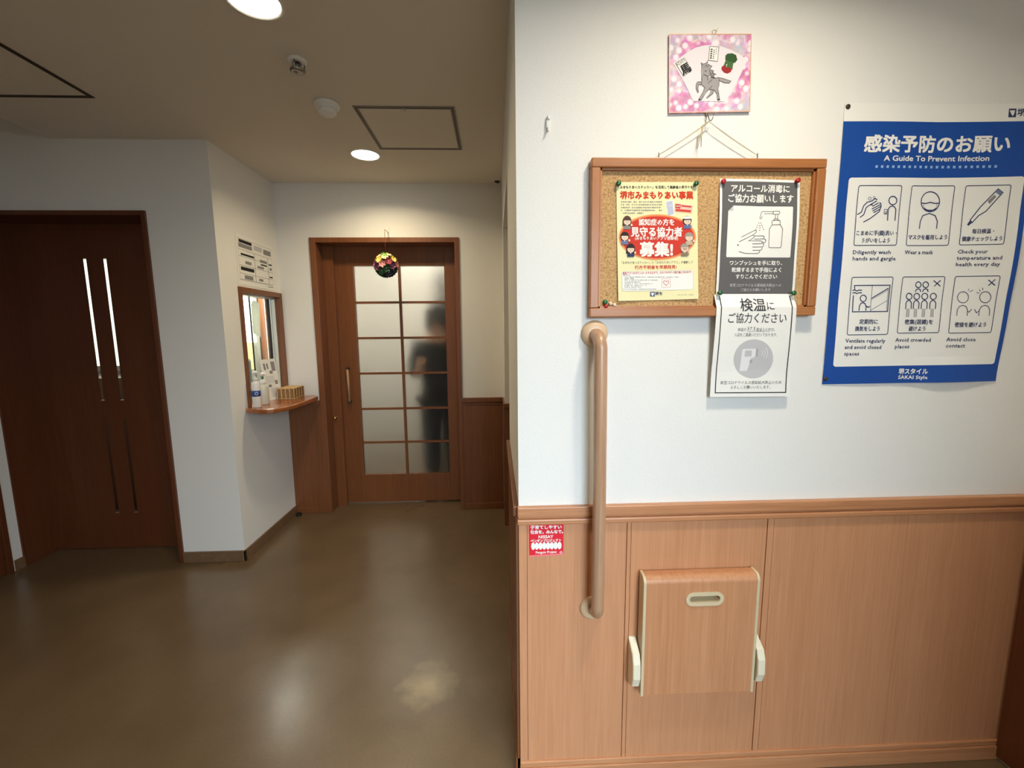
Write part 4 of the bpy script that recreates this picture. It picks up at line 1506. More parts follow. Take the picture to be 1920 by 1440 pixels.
s.line([(1118, 1062), (1158, 1030), (1198, 1060), (1158, 1094)], 0.0014, WHITE, 1, True)
s.build('diamond_logo', st, eps=0.0002)
for x in range(8):
    s.ell(320 + x * 113, 880 - x * 3, 62, 112, WHITE, 1, n=16)
s.build('white_band', st, eps=0.0002)

# --- notice above the reception window (on the wall facing right)
def rplace(u, v, lift):
    tl, tr, bl, br = (2.738, 2.000), (3.165, 1.996), (2.730, 1.693), (3.163, 1.693)
    y = (tl[0] * (1 - u) + tr[0] * u) * (1 - v) + (bl[0] * (1 - u) + br[0] * u) * v
    z = (tl[1] * (1 - u) + tr[1] * u) * (1 - v) + (bl[1] * (1 - u) + br[1] * u) * v
    return Vector((XR + 0.0018 + lift, y, z))


s = Sheet([(440, 436), (509, 463), (447, 533), (515, 545)], 0.43, 0.305, rplace)
s.normal = Vector((-1, 0, 0))
nt_ = thing('wall_notice', (XR, 2.95, 1.693), 'white landscape notice with a black printed table above the reception window', 'notice')
s.mrect(0, 0, s.W, s.H, WHITE, 0)
s.build('paper_sheet', nt_, thick=0.0006)
s.mrect(0.018, 0.022, s.W - 0.016, s.H - 0.03, GREYM, 1, line=0.0016)
X0, X1 = 0.022, s.W - 0.02


def cell(u0, v0, u1, v1, mat, line=0.0):
    s.mrect(s.W * u0, s.H * v0, s.W * u1, s.H * v1, mat, 2, line=line)


cell(0.07, 0.09, 0.40, 0.155, BLACK)
cell(0.06, 0.17, 0.40, 0.25, GREYM)
cell(0.45, 0.12, 0.68, 0.22, GREYL)
cell(0.72, 0.13, 0.94, 0.24, GREYM)
cell(0.05, 0.29, 0.95, 0.295, BLACK)
cell(0.10, 0.36, 0.44, 0.40, BLACK)
cell(0.60, 0.38, 0.80, 0.44, GREYM)
cell(0.62, 0.47, 0.80, 0.50, BLACK)
for a in (0.45, 0.83):
    cell(a, 0.30, a + 0.008, 0.88, GREYD)
for b in (0.42, 0.60, 0.76, 0.88):
    cell(0.05, b, 0.95, b + 0.006, GREYD)
cell(0.20, 0.50, 0.36, 0.56, GREYM)
cell(0.08, 0.63, 0.42, 0.70, BLACK)
cell(0.52, 0.53, 0.70, 0.58, GREYM)
cell(0.16, 0.79, 0.38, 0.87, GREYM)
cell(0.54, 0.80, 0.66, 0.85, GREYM)
cell(0.86, 0.42, 0.95, 0.45, BLACK)
cell(0.86, 0.70, 0.95, 0.73, BLACK)
cell(0.88, 0.50, 0.94, 0.56, GREYM)
cell(0.78, 0.93, 0.95, 0.945, GREYM)
s.build('printed_table', nt_)

# --- leaflet in an acrylic holder on the counter
def lplace(u, v, lift):
    p0 = Vector((-1.604, 2.955, 1.215))
    p1 = Vector((-1.566, 3.085, 1.215))
    q0 = Vector((-1.560, 2.965, 0.9315))
    q1 = Vector((-1.532, 3.080, 0.9315))
    n = Vector((0.92, -0.33, 0.2)).normalized()
    return (p0 * (1 - u) + p1 * u) * (1 - v) + (q0 * (1 - u) + q1 * u) * v + n * lift


s = Sheet([(415, 95), (790, 65), (720, 1020), (930, 960)], 0.132, 0.288, lplace)
s.normal = Vector((-0.92, 0.33, -0.2)).normalized()
lt = thing('leaflet', (-1.55, 3.0, 0.93), 'printed leaflet with grey footwear pictures leaning behind the pump bottles', 'leaflet')
s.mrect(0, 0, s.W, s.H, WHITE, 0)
s.build('paper_sheet', lt, thick=0.0012)


def lcell(u0, v0, u1, v1, mat, r=0.004):
    s.mrect(s.W * u0, s.H * v0, s.W * u1, s.H * v1, mat, 1, r=r)


lcell(0.16, 0.10, 0.28, 0.26, GREYM)
lcell(0.36, 0.10, 0.46, 0.24, GREYM)
lcell(0.66, 0.07, 0.92, 0.30, ink('leaflet_grey', (150, 142, 146)))
lcell(0.48, 0.29, 0.68, 0.36, GREYM)
for i in range(6):
    s.mrect(s.W * 0.12, s.H * (0.42 + 0.03 * i), s.W * (0.75 - 0.05 * (i % 3)), s.H * (0.428 + 0.03 * i), GREYL, 1)
lcell(0.70, 0.53, 0.92, 0.63, ink('leaflet_grey', (150, 142, 146)))
lcell(0.20, 0.62, 0.42, 0.68, GREYM)
for i in range(7):
    s.mrect(s.W * 0.3, s.H * (0.72 + 0.032 * i), s.W * 0.88, s.H * (0.728 + 0.032 * i), GREYM, 1)
s.build('print', lt)

# ------------------------------------------------------------------ things on the counter
M_CLEARPL = plain('milky_plastic', (214, 212, 196), 0.3)
bA = thing('pump_bottle', (-1.512, 2.722, 0.9305), 'opaque white pump bottle with a blue label at the left end of the shelf', 'bottle')
MB().lathe([(0, 0), (0.023, 0), (0.0245, 0.003), (0.0245, 0.145), (0.022, 0.158), (0.012, 0.168), (0.012, 0.176), (0, 0.177)], (-1.512, 2.722, 0.9305), 'z', 28).build('body', M_WHITEPL, bA)
tag(MB().lathe([(0.0249, 0.070), (0.0249, 0.107)], (-1.512, 2.722, 0.9305), 'z', 28, smooth=True).build('label_band', plain('label_blue', (28, 70, 150), 0.4), bA), 'blue label band')
MB().lathe([(0.0251, 0.076), (0.0251, 0.101)], (-1.512, 2.722, 0.9305), 'z', 28)
e = MB()
for r_, mi in ((0.0085, 0), (0.0055, 1)):
    pass
e.tube([(-1.512 + 0.0252 * math.cos(t0), 2.722 + 0.0252 * math.sin(t0), 0.9305 + 0.0885 + 0.009 * math.sin(q)) for q in [2 * math.pi * i / 16 for i in range(17)] for t0 in [math.radians(-58) + 0.36 * math.cos(q)]], 0.0014, 6)
e.build('round_emblem', M_WHITEPL, bA)
e = MB()
e.lathe([(0.014, 0.168), (0.014, 0.184), (0.006, 0.188), (0.006, 0.206), (0.015, 0.209), (0.016, 0.222), (0.010, 0.230), (0, 0.231)], (-1.512, 2.722, 0.9305), 'z', 20)
e.tube([(-1.512, 2.722, 1.150), (-1.495, 2.712, 1.152), (-1.482, 2.704, 1.146)], [0.008, 0.006, 0.004], 10)
e.build('pump_head', M_WHITEPL, bA)

bB = thing('pump_bottle', (-1.528, 2.838, 0.9305), 'milky translucent pump bottle with a white pump beside the leaflet', 'bottle')
MB().lathe([(0, 0), (0.029, 0), (0.031, 0.004), (0.031, 0.100), (0.028, 0.118), (0.016, 0.132), (0.014, 0.136), (0, 0.137)], (-1.528, 2.838, 0.9305), 'z', 28).build('body', M_CLEARPL, bB)
e = MB()
e.lathe([(0.017, 0.128), (0.017, 0.150), (0.013, 0.160), (0.006, 0.164), (0.006, 0.186), (0.012, 0.189), (0.013, 0.202), (0.008, 0.208), (0, 0.209)], (-1.528, 2.838, 0.9305), 'z', 20)
e.tube([(-1.528, 2.838, 1.128), (-1.508, 2.826, 1.132), (-1.494, 2.818, 1.126)], [0.007, 0.0055, 0.004], 10)
e.build('pump_head', M_WHITEPL, bB)
MB().lathe([(0.0066, 0.166), (0.0066, 0.184)], (-1.528, 2.838, 0.9305), 'z', 16).build('green_clip', plain('clip_green', (20, 110, 84), 0.4), bB)

bk = thing('bamboo_basket', (-1.474, 3.095, 0.9305), 'small woven bamboo box on the right of the counter shelf', 'basket')
M_BAM = plain('bamboo', (206, 172, 122), 0.6, var=0.15, bscale=60)
M_BAMD = plain('bamboo_dark', (160, 120, 76), 0.7, var=0.2, bscale=90)  # darker bamboo tone for the woven sides
x0, x1, y0, y1_ = -1.532, -1.417, 3.018, 3.172
z0, z1 = 0.9305, 1.008
e = MB()
for k, z in enumerate((z0 + 0.002, z1 - 0.004)):
    e.tube([(x0, y0, z + 0.002), (x1, y0, z + 0.002), (x1, y1_, z + 0.002), (x0, y1_, z + 0.002), (x0, y0, z + 0.002)], 0.0028, 8)
e.build('rim', M_BAM, bk)
e = MB()
e.box(x0 + 0.001, x1 - 0.001, y0 + 0.001, y0 + 0.003, z0, z1 - 0.003).box(x0 + 0.001, x1 - 0.001, y1_ - 0.003, y1_ - 0.001, z0, z1 - 0.003)
e.box(x0 + 0.001, x0 + 0.003, y0 + 0.003, y1_ - 0.003, z0, z1 - 0.003).box(x1 - 0.003, x1 - 0.001, y0 + 0.003, y1_ - 0.003, z0, z1 - 0.003).box(x0 + 0.003, x1 - 0.003, y0 + 0.003, y1_ - 0.003, z0, z0 + 0.002)
for k in range(14):
    z = z0 + 0.004 + k * 0.0052
    e.tube([(x0, y0, z), (x1, y0, z), (x1, y1_, z), (x0, y1_, z), (x0, y0, z)], 0.0011, 5)
e.build('woven_side', M_BAMD, bk)
e = MB()
for k in range(5):
    x = x0 + (x1 - x0) * k / 4
    e.box(x - 0.003, x + 0.003, y0 - 0.002, y0, z0, z1, bev=0.0006)
    y = y0 + (y1_ - y0) * k / 4
    e.box(x1, x1 + 0.002, y - 0.003, y + 0.003, z0, z1, bev=0.0006)
e.build('upright', M_BAM, bk)
e = MB()
for k in range(9):
    x = x0 + 0.002 + (x1 - x0 - 0.016) * k / 8
    e.box(x, x + 0.012, y0 + 0.002, y1_ - 0.002, z1 - 0.003, z1 + 0.0015 + 0.001 * (k % 2))
e.build('lid', M_BAM, bk)

# ------------------------------------------------------------------ office things seen through the window
m, nt, b = nodes('thin_paper')
b.inputs['Base Color'].default_value = (0.86, 0.88, 0.84, 1)
b.inputs['Roughness'].default_value = 0.8
tl = nt.nodes.new('ShaderNodeBsdfTranslucent')
tl.inputs[0].default_value = (0.9, 0.92, 0.88, 1)
mx = nt.nodes.new('ShaderNodeMixShader')
mx.inputs[0].default_value = 0.6
nt.links.new(b.outputs[0], mx.inputs[1])
nt.links.new(tl.outputs[0], mx.inputs[2])
nt.links.new(mx.outputs[0], nt.nodes['Material Output'].inputs[0])
M_THIN = m
s = MB()
s.prism([(2.985, 1.395), (3.075, 1.365), (3.092, 1.60), (3.07, 1.61), (3.015, 1.615), (2.99, 1.585)], XR - 0.0785, XR - 0.0775, 'x')
tag(s.build('paper_sheet', M_THIN), 'white paper taped inside the reception window pane', 'paper')
s = thing('window_3', (-2.48, 4.4, 1.3), 'bright office window behind the reception pane', 'window', kind='structure')
MB().box(-2.75, -2.40, 4.43, 4.44, 1.30, 1.95).build('window_pane', emis('office_daylight', (0.95, 1.0, 0.86), 1.2), s)
MB().box(-2.78, -2.75, 4.41, 4.45, 1.27, 1.98).box(-2.40, -2.37, 4.41, 4.45, 0.0, 1.98).box(-2.75, -2.40, 4.41, 4.45, 1.95, 1.98).box(-2.75, -2.40, 4.41, 4.45, 1.27, 1.30).build('window_frame', M_ALU, s)
s = MB().box(-2.75, -2.445, 4.40, 4.412, 1.03, 1.30).build('paper_pad', plain('yellow_paper', (244, 232, 150), 0.7))
tag(s, 'yellow paper notice low on the left in the office', 'paper')
s = thing('office_chair', (-2.50, 4.05, 0), 'dark teal office chair back just visible low in the reception window', 'chair')
M_TEAL = plain('teal_fabric', (58, 78, 76), 0.8, var=0.1, bscale=120)
MB().box(-2.58, -2.28, 4.02, 4.08, 0.62, 1.16, bev=0.025, seg=3).build('backrest', M_TEAL, s)
MB().box(-2.60, -2.26, 3.86, 4.16, 0.44, 0.50, bev=0.02, seg=3).build('seat', M_TEAL, s)
MB().tube([(-2.43, 4.05, 0.44), (-2.43, 4.05, 0.06)], 0.025, 12).box(-2.45, -2.41, 4.06, 4.09, 0.47, 0.66).build('pedestal', M_BROWNM, s)
for k in range(5):
    a = 2 * math.pi * k / 5
    MB().tube([(-2.43, 4.05, 0.07), (-2.43 + 0.24 * math.cos(a), 4.05 + 0.20 * math.sin(a), 0.03)], [0.018, 0.012], 8).ball((-2.43 + 0.24 * math.cos(a), 4.05 + 0.20 * math.sin(a), 0.026), 0.025).build('leg', M_BROWNM, s)
tag(MB().box(-2.350, -2.315, 4.40, 4.46, 0, ZC, bev=0.002).build('trim_7', W_TRIM), 'brown wooden post inside the office', 'post', None, 'structure')
tag(MB().box(-2.315, XR - 0.1, 4.44, 4.46, 0, ZC).build('wall_partition', M_WALL), 'cream office partition right of the brown post', 'wall', None, 'structure')

# ------------------------------------------------------------------ handrail
hr = thing('handrail', (0.28, Y1, 0.56), 'vertical wooden grab bar mounted beside the notice board and seat', 'handrail')
r = 0.0178
yb = 1.178 - 0.062
xt, xb_ = 0.2765, 0.2800
zt, zl = 1.384, 0.583
path = [(0.272, Y1 - 0.008, zt + 0.000), (0.2725, Y1 - 0.026, zt)]
for i in range(1, 8):
    a = math.pi / 2 * i / 7
    path.append((0.2725 + 0.004 * i / 7, Y1 - 0.026 - 0.036 * math.sin(a), zt - 0.036 * (1 - math.cos(a))))
path.append((xb_, yb, (zt + zl) / 2))
for i in range(0, 8):
    a = math.pi / 2 * i / 7
    path.append((xb_ + 0.002 * i / 7, yb + 0.036 * (1 - math.cos(a)), zl + 0.036 - 0.036 * math.sin(a)))
path.append((0.282, Y1 - 0.012, zl))
MB().tube(path, r, 24).build('bar', W_BAR, hr)
for x, z in ((0.2725, 1.388), (0.276, 0.576)):
    MB().lathe([(0, 0), (0.036, 0), (0.0365, 0.004), (0.0355, 0.012), (0.032, 0.017), (0.024, 0.020), (0.0185, 0.021), (0, 0.021)], (x, Y1, z), '-y', 36).build('flange', plain('flange_beige', (214, 182, 146), 0.4), hr)

# ------------------------------------------------------------------ folding wall seat
fs_ = thing('folding_seat', (0.59, Y1, 0.29), 'folded-up wooden wall seat with beige edges and an oval grip', 'folding seat')
SX0, SX1, SZ0, SZ1 = 0.4155, 0.7585, 0.318, 0.691
SY0, SY1 = 1.128, 1.166
# front board with the grip hole
gx0, gx1, gz0, gz1 = 0.540, 0.652, 0.6005, 0.6425
b = MB()
b.box(SX0 + 0.008, SX1 - 0.008, SY0, SY1, SZ0, gz0 + 0.008)
b.box(SX0 + 0.008, gx0 + 0.012, SY0, SY1, gz0 + 0.008, gz1 - 0.008).box(gx1 - 0.012, SX1 - 0.008, SY0, SY1, gz0 + 0.008, gz1 - 0.008)
b.box(SX0 + 0.008, SX1 - 0.008, SY0, SY1, gz1 - 0.008, SZ1 - 0.022)
n = 8
prof = []
for i in range(n + 1):
    a = math.pi / 2 * i / n
    prof.append((SY0 + 0.022 - 0.022 * math.cos(a), SZ1 - 0.022 + 0.022 * math.sin(a)))
prof += [(SY1, SZ1), (SY1, SZ1 - 0.022)]
b.prism(prof, SX0 + 0.008, SX1 - 0.008, 'x')
board = b.build('seat_board', W_SEAT, fs_)
prof2 = [(SY0 - 0.002, SZ0 - 0.002)] + [(q[0] - 0.002 if i < n + 1 else q[0], q[1] + 0.002) for i, q in enumerate(prof[:-1])] + [(SY1, SZ0 - 0.002)]
MB().prism(prof2, SX0, SX0 + 0.009, 'x', bev=0.0025).build('edge_strip', M_BEIGE, fs_)
MB().prism(prof2, SX1 - 0.009, SX1, 'x', bev=0.0025).build('edge_strip', M_BEIGE, fs_)
g = MB()


def stadium(x0, x1, z0, z1, n=10):
    r = (z1 - z0) / 2
    return [(x1 - r + r * math.cos(t), (z0 + z1) / 2 + r * math.sin(t)) for t in [-math.pi / 2 + math.pi * i / n for i in range(n + 1)]] + \
           [(x0 + r + r * math.cos(t), (z0 + z1) / 2 + r * math.sin(t)) for t in [math.pi / 2 + math.pi * i / n for i in range(n + 1)]]


o_, i_ = stadium(gx0, gx1, gz0, gz1), stadium(gx0 + 0.011, gx1 - 0.011, gz0 + 0.011, gz1 - 0.011)
n_ = len(o_)
for k in range(n_):
    k2 = (k + 1) % n_
    for (a, ya, bq, yb2) in ((o_, SY0 - 0.0005, o_, SY0 - 0.003), (o_, SY0 - 0.003, i_, SY0 - 0.003), (i_, SY0 - 0.003, i_, SY1 - 0.004)):
        g.quad((a[k][0], ya, a[k][1]), (a[k2][0], ya, a[k2][1]), (bq[k2][0], yb2, bq[k2][1]), (bq[k][0], yb2, bq[k][1]))
g.bm.faces.new([g.bm.verts.new((q[0], SY1 - 0.004, q[1])) for q in i_])
bmesh.ops.remove_doubles(g.bm, verts=g.bm.verts, dist=1e-6)
bmesh.ops.recalc_face_normals(g.bm, faces=g.bm.faces)
tag(g.build('grip', M_BEIGE, board), 'beige oval grip hole')
# side brackets with the hinge
for sx, x in ((-1, SX0 - 0.027), (1, SX1 + 0.004)):
    e = MB()
    out = [(Y1 - 0.006, 0.335), (Y1 - 0.020, 0.330), (Y1 - 0.052, 0.350), (Y1 - 0.062, 0.380), (Y1 - 0.060, 0.425), (Y1 - 0.050, 0.452), (Y1 - 0.010, 0.478), (Y1 - 0.006, 0.478)]
    e.prism(out, x, x + 0.023, 'x', bev=0.004)
    e.build('bracket', M_CREAM, fs_)
MB().box(SX0 + 0.02, SX1 - 0.02, SY1, Y1 - 0.006, SZ0 - 0.005, SZ0 + 0.05).build('mounting_plate', M_BEIGE, fs_)

# ------------------------------------------------------------------ ceiling things


def downlight(x, y, label, power, color=(1.0, 0.82, 0.52)):
    o = thing('downlight', (x, y, ZC), label, 'ceiling light', 'recessed downlights along the hall')
    MB().lathe([(0.080, 0.0), (0.0900, 0.0), (0.0900, -0.003), (0.080, -0.005), (0.078, -0.001)], (x, y, ZC), 'z', 40).build('trim_ring', M_WHITEPL, o)
    MB().lathe([(0.0, -0.0015), (0.078, -0.0015), (0.078, -0.0005), (0, -0.0005)], (x, y, ZC), 'z', 40).build('diffuser', M_LAMP, o)
    l = area('downlight_beam', (x, y, ZC - 0.012), (x, y, 0), 0.15, 0.15, power, color, 150, 'DISK')
    l.parent = o
    l.location = (0, 0, -0.012)
    return o


downlight(-0.763, 2.738, 'round lit downlight near the glazed door beside the ceiling hatch', 7.5)
downlight(-0.755, 1.531, 'round lit downlight at the top edge of the photo', 4)
downlight(-0.755, 0.330, 'round downlight over the near part of the hall', 2)
downlight(0.60, 0.58, 'round downlight in front of the notice board wall', 10, (1.0, 0.90, 0.72))

sd = thing('smoke_detector', (-0.767, 2.161, ZC), 'round white smoke detector on the ceiling beside the hatch', 'smoke detector')
MB().lathe([(0, 0), (0.058, 0), (0.059, -0.006), (0.054, -0.016), (0.046, -0.021), (0.044, -0.026), (0, -0.026)], (-0.767, 2.161, ZC), 'z', 36).build('base', M_WHITEPL, sd)
MB().lathe([(0.038, -0.024), (0.041, -0.030), (0.041, -0.038), (0.034, -0.046), (0, -0.048)], (-0.767, 2.161, ZC), 'z', 36).build('sensor_dome', M_WHITEPL, sd)

sp = thing('sprinkler', (-0.757, 1.837, ZC), 'small chrome and white fire sprinkler head on the ceiling', 'sprinkler')
cx, cy = -0.757, 1.837
MB().lathe([(0, 0), (0.036, 0), (0.037, -0.003), (0.030, -0.010), (0.016, -0.012), (0.014, -0.004), (0, -0.004)], (cx, cy, ZC), 'z', 30).build('escutcheon', M_WHITEPL, sp)
e = MB()
for q in (0, 1, 2):
    a = q * 2 * math.pi / 3 + 0.5
    e.tube([(cx + 0.025 * math.cos(a), cy + 0.025 * math.sin(a), ZC - 0.008), (cx + 0.026 * math.cos(a), cy + 0.026 * math.sin(a), ZC - 0.036)], 0.0028, 8)
e.tube([(cx, cy, ZC - 0.004), (cx, cy, ZC - 0.034)], [0.011, 0.006], 12)
e.build('frame_arm', M_STEEL, sp)
MB().lathe([(0, -0.036), (0.020, -0.036), (0.027, -0.034), (0.028, -0.040), (0.018, -0.044), (0.010, -0.041), (0, -0.041)], (cx, cy, ZC), 'z', 28).build('deflector', M_STEEL, sp)


def hatch(x0, x1, y0, y1, fw, mat, name, label):
    o = thing(name, ((x0 + x1) / 2, (y0 + y1) / 2, ZC), label, 'ceiling hatch')
    e = MB()
    for a in ((x0, x1, y0, y0 + fw), (x0, x1, y1 - fw, y1), (x0, x0 + fw, y0 + fw, y1 - fw), (x1 - fw, x1, y0 + fw, y1 - fw)):
        e.box(a[0], a[1], a[2], a[3], ZC - 0.0035, ZC)
    e.build('frame', mat, o)
    MB().box(x0 + fw, x1 - fw, y0 + fw, y1 - fw, ZC - 0.0015, ZC - 0.0002).build('panel', M_CEIL, o)
    e = MB()
    q = fw * 0.42
    for a in ((x0 + q, x1 - q, y0 + q, y0 + q + 0.003), (x0 + q, x1 - q, y1 - q - 0.003, y1 - q), (x0 + q, x0 + q + 0.003, y0 + q, y1 - q), (x1 - q - 0.003, x1 - q, y0 + q, y1 - q)):
        e.box(a[0], a[1], a[2], a[3], ZC - 0.0042, ZC - 0.003)
    e.build('groove', plain('dark_gap', (34, 28, 24), 0.8), o)
    return o


o = hatch(-0.655, -0.179, 2.172, 2.654, 0.021, plain('hatch_frame', (128, 120, 112), 0.5), 'ceiling_hatch', 'square access hatch in a grey metal frame near the lit downlight')
MB().lathe([(0, -0.006), (0.012, -0.006), (0.012, 0)], (-0.42, 2.196, ZC), 'z', 16).build('latch', M_ALU, o)
hatch(-2.26, -1.775, 1.64, 2.125, 0.018, M_BROWNM, 'ceiling_hatch', 'dark-framed access hatch cut off at the left edge of the ceiling')
tag(MB().box(0.010, 0.045, 3.175, 3.195, ZC - 0.008, ZC, bev=0.002).lathe([(0.006, -0.014), (0.006, -0.008)], (0.03, 3.185, ZC), 'z', 12).build('ceiling_catch', M_BROWNM), 'small dark catch on the ceiling in the corner by the far wall', 'catch')
tag(MB().lathe([(0, 0), (0.020, 0), (0.021, 0.006), (0.016, 0.016), (0.010, 0.019), (0, 0.020)], (-1.530, 3.192, 0.0), 'z', 22).build('door_stop', M_BLACK), 'small black rubber door stop on the floor in the corner below the counter', 'door stop')

# ------------------------------------------------------------------ hanging flower ball
YO = 3.130
hk = MB()
hk.box(-0.7725, -0.7585, Y2 - 0.006, Y2, 2.105, 2.150, bev=0.003).tube([(-0.7655, Y2 - 0.004, 2.112), (-0.7655, Y2 - 0.018, 2.108), (-0.7655, Y2 - 0.022, 2.116)], 0.003, 8)
hk.tube([(-0.7655, Y2 - 0.018, 2.110), (-0.7655, YO, 2.106), (-0.7655, YO - 0.006, 2.112)], [0.003, 0.0025, 0.002], 8)
tag(hk.build('door_hook', M_WHITEPL), 'small white hook on the wall above the glazed door', 'hook')
fb = thing('flower_ball', (-0.765, YO, 1.79), 'colourful folded-paper flower ball hanging in front of the glazed door', 'ornament')
BC = Vector((-0.765, YO, 1.861))
BR = 0.084
MB().tube([(-0.7655, YO, 2.108), (-0.7655, YO, 2.02), (-0.765, YO, BC.z + BR * 0.9)], 0.0016, 8).build('cord', plain('red_brown_cord', (122, 52, 34), 0.8), fb)
MB().ball(BC, BR * 0.80, sub=3).build('core', plain('dark_green_paper', (62, 70, 48), 0.7), fb)
pal = [plain('petal_' + n, c, 0.45) for n, c in (('yellow', (232, 206, 96)), ('orange', (240, 140, 50)), ('pink', (226, 150, 150)), ('mauve', (128, 60, 100)), ('green', (52, 96, 60)), ('cream', (244, 226, 170)), ('crimson', (150, 56, 72)), ('navy', (40, 44, 60)))]
rnd = random.Random(11)
NF = 42
for i in range(NF):
    z = 1 - 2 * (i + 0.5) / NF
    ph = i * 2.39996 + 0.6
    d_ = Vector((math.sqrt(1 - z * z) * math.cos(ph), math.sqrt(1 - z * z) * math.sin(ph), z))
    if z > 0.35:
        ci = [0, 1, 5, 0, 1][i % 5] if d_.x > -0.3 else [0, 5, 0][i % 3]
    elif z > -0.3:
        ci = [2, 3, 2, 6, 5, 3][i % 6]
    else:
        ci = [4, 7, 6, 4, 7][i % 5]
    u = d_.orthogonal().normalized()
    v = d_.cross(u)
    e = MB()
    a0 = rnd.random() * 6
    for k in range(6):
        a = a0 + k * math.pi / 3
        t = u * math.cos(a) + v * math.sin(a)
        w_ = u * math.cos(a + math.pi / 2) + v * math.sin(a + math.pi / 2)
        c0 = BC + d_ * BR * 0.82
        tip = BC + d_ * BR * 0.99 + t * BR * 0.34
        m1 = BC + d_ * BR * 0.94 + t * BR * 0.19 + w_ * BR * 0.15
        m2 = BC + d_ * BR * 0.94 + t * BR * 0.19 - w_ * BR * 0.15
        rid = BC + d_ * BR * 0.87 + t * BR * 0.2
        e.bm.faces.new([e.bm.verts.new(q) for q in (c0, m1, rid)])
        e.bm.faces.new([e.bm.verts.new(q) for q in (m1, tip, rid)])
        e.bm.faces.new([e.bm.verts.new(q) for q in (rid, tip, m2)])
        e.bm.faces.new([e.bm.verts.new(q) for q in (c0, rid, m2)])
    e.ball(BC + d_ * BR * 0.86, 0.004, mi=1, sub=1)
    bmesh.ops.remove_doubles(e.bm, verts=e.bm.verts, dist=1e-5)
    e.build('flower', [pal[ci], pal[5]], fb)
e = MB()
for k in range(7):
    a = k * 2 * math.pi / 7
    cc = BC + Vector((0, -BR * 0.45, BR * 0.72))
    t = Vector((math.cos(a), -0.35, math.sin(a))) * 0.026
    w_ = Vector((-math.sin(a), 0, math.cos(a))) * 0.010
    vs = [e.bm.verts.new(q) for q in (cc, cc + t * 0.55 + w_, cc + t, cc + t * 0.55 - w_)]
    e.bm.faces.new(vs)
e.ball(BC + Vector((0, -BR * 0.50, BR * 0.74)), 0.009, sub=2)
e.build('green_bow', plain('bright_green', (84, 186, 52), 0.5), fb)

s = thing('tall_cabinet', (-0.17, 4.15, 0), 'tall dark cabinet blurred behind the right edge of the frosted door', 'cabinet')
M_TALL = plain('dark_laminate', (62, 54, 46), 0.6)
MB().box(-0.545, 0.2, 4.0, 4.35, 0.06, 1.96, bev=0.003).build('body', M_TALL, s)
MB().box(-0.54, -0.18, 3.985, 3.999, 0.09, 1.94, bev=0.002).build('door', M_TALL, s)
MB().box(-0.17, 0.19, 3.985, 3.999, 0.09, 1.94, bev=0.002).build('door', M_TALL, s)
MB().box(-0.53, 0.18, 4.02, 4.33, 0.0, 0.06).build('plinth', M_BLACK, s)

# ------------------------------------------------------------------ person behind the frosted door


def skin(name, verts, edges, radii, mats, parent, root=0, sub=2):
    me = bpy.data.meshes.new(name)
    off = world_loc(parent)
    me.from_pydata([Vector(v) - off for v in verts], edges, [])
    o = bpy.data.objects.new(name, me)
    COL.objects.link(o)
    o.parent = parent
    sm = o.modifiers.new('skin', 'SKIN')
    sm.use_smooth_shade = True
    ly = me.skin_vertices[0].data
    for i, r in enumerate(radii):
        ly[i].radius = r if isinstance(r, tuple) else (r, r)
        ly[i].use_root = (i == root)
    ss = o.modifiers.new('subdivision', 'SUBSURF')
    ss.levels = sub
    ss.render_levels = sub
    for m in mats:
        me.materials.append(m)
    return o


PX, PY = -0.485, 3.64
pe = thing('person', (PX, PY, 0), 'person in dark clothes standing behind the frosted glass door, one hand raised', 'person')
M_SKIN = plain('person_skin', (222, 176, 146), 0.6)
M_CLOTH = plain('black_clothes', (14, 14, 17), 0.9, var=0.2, bscale=40)
M_TROUS = plain('dark_trousers', (40, 40, 44), 0.9)
M_HAIR = plain('black_hair', (24, 20, 20), 0.6)
M_SHOE = plain('pale_shoes', (196, 198, 192), 0.6)
# body: pelvis, spine, neck, head, arms, legs, feet
V = [(PX, PY, 0.86), (PX, PY, 1.00), (PX, PY - 0.01, 1.18), (PX, PY, 1.30), (PX, PY - 0.005, 1.38), (PX, PY - 0.02, 1.43), (PX, PY - 0.025, 1.50), (PX, PY - 0.02, 1.56),
     (PX - 0.155, PY, 1.28), (PX - 0.205, PY - 0.02, 1.04), (PX - 0.165, PY - 0.120, 1.060),
     (PX + 0.155, PY, 1.28), (PX + 0.20, PY + 0.01, 1.04), (PX + 0.20, PY - 0.05, 0.82),
     (PX - 0.085, PY, 0.80), (PX - 0.085, PY - 0.02, 0.45), (PX - 0.085, PY + 0.01, 0.08), (PX - 0.095, PY - 0.12, 0.04),
     (PX + 0.085, PY, 0.80), (PX + 0.085, PY - 0.02, 0.45), (PX + 0.085, PY + 0.01, 0.08), (PX + 0.095, PY - 0.12, 0.04)]
E = [(0, 1), (1, 2), (2, 3), (3, 4), (4, 5), (5, 6), (6, 7), (3, 8), (8, 9), (9, 10), (3, 11), (11, 12), (12, 13), (0, 14), (14, 15), (15, 16), (16, 17), (0, 18), (18, 19), (19, 20), (20, 21)]
Rr = [(0.15, 0.11), (0.13, 0.095), (0.15, 0.10), (0.12, 0.09), 0.05, 0.055, 0.085, 0.075, 0.058, 0.042, 0.028, 0.058, 0.042, 0.028, 0.085, 0.058, 0.042, 0.035, 0.085, 0.058, 0.042, 0.035]
skin('body', V, E, Rr, [M_SKIN], pe)
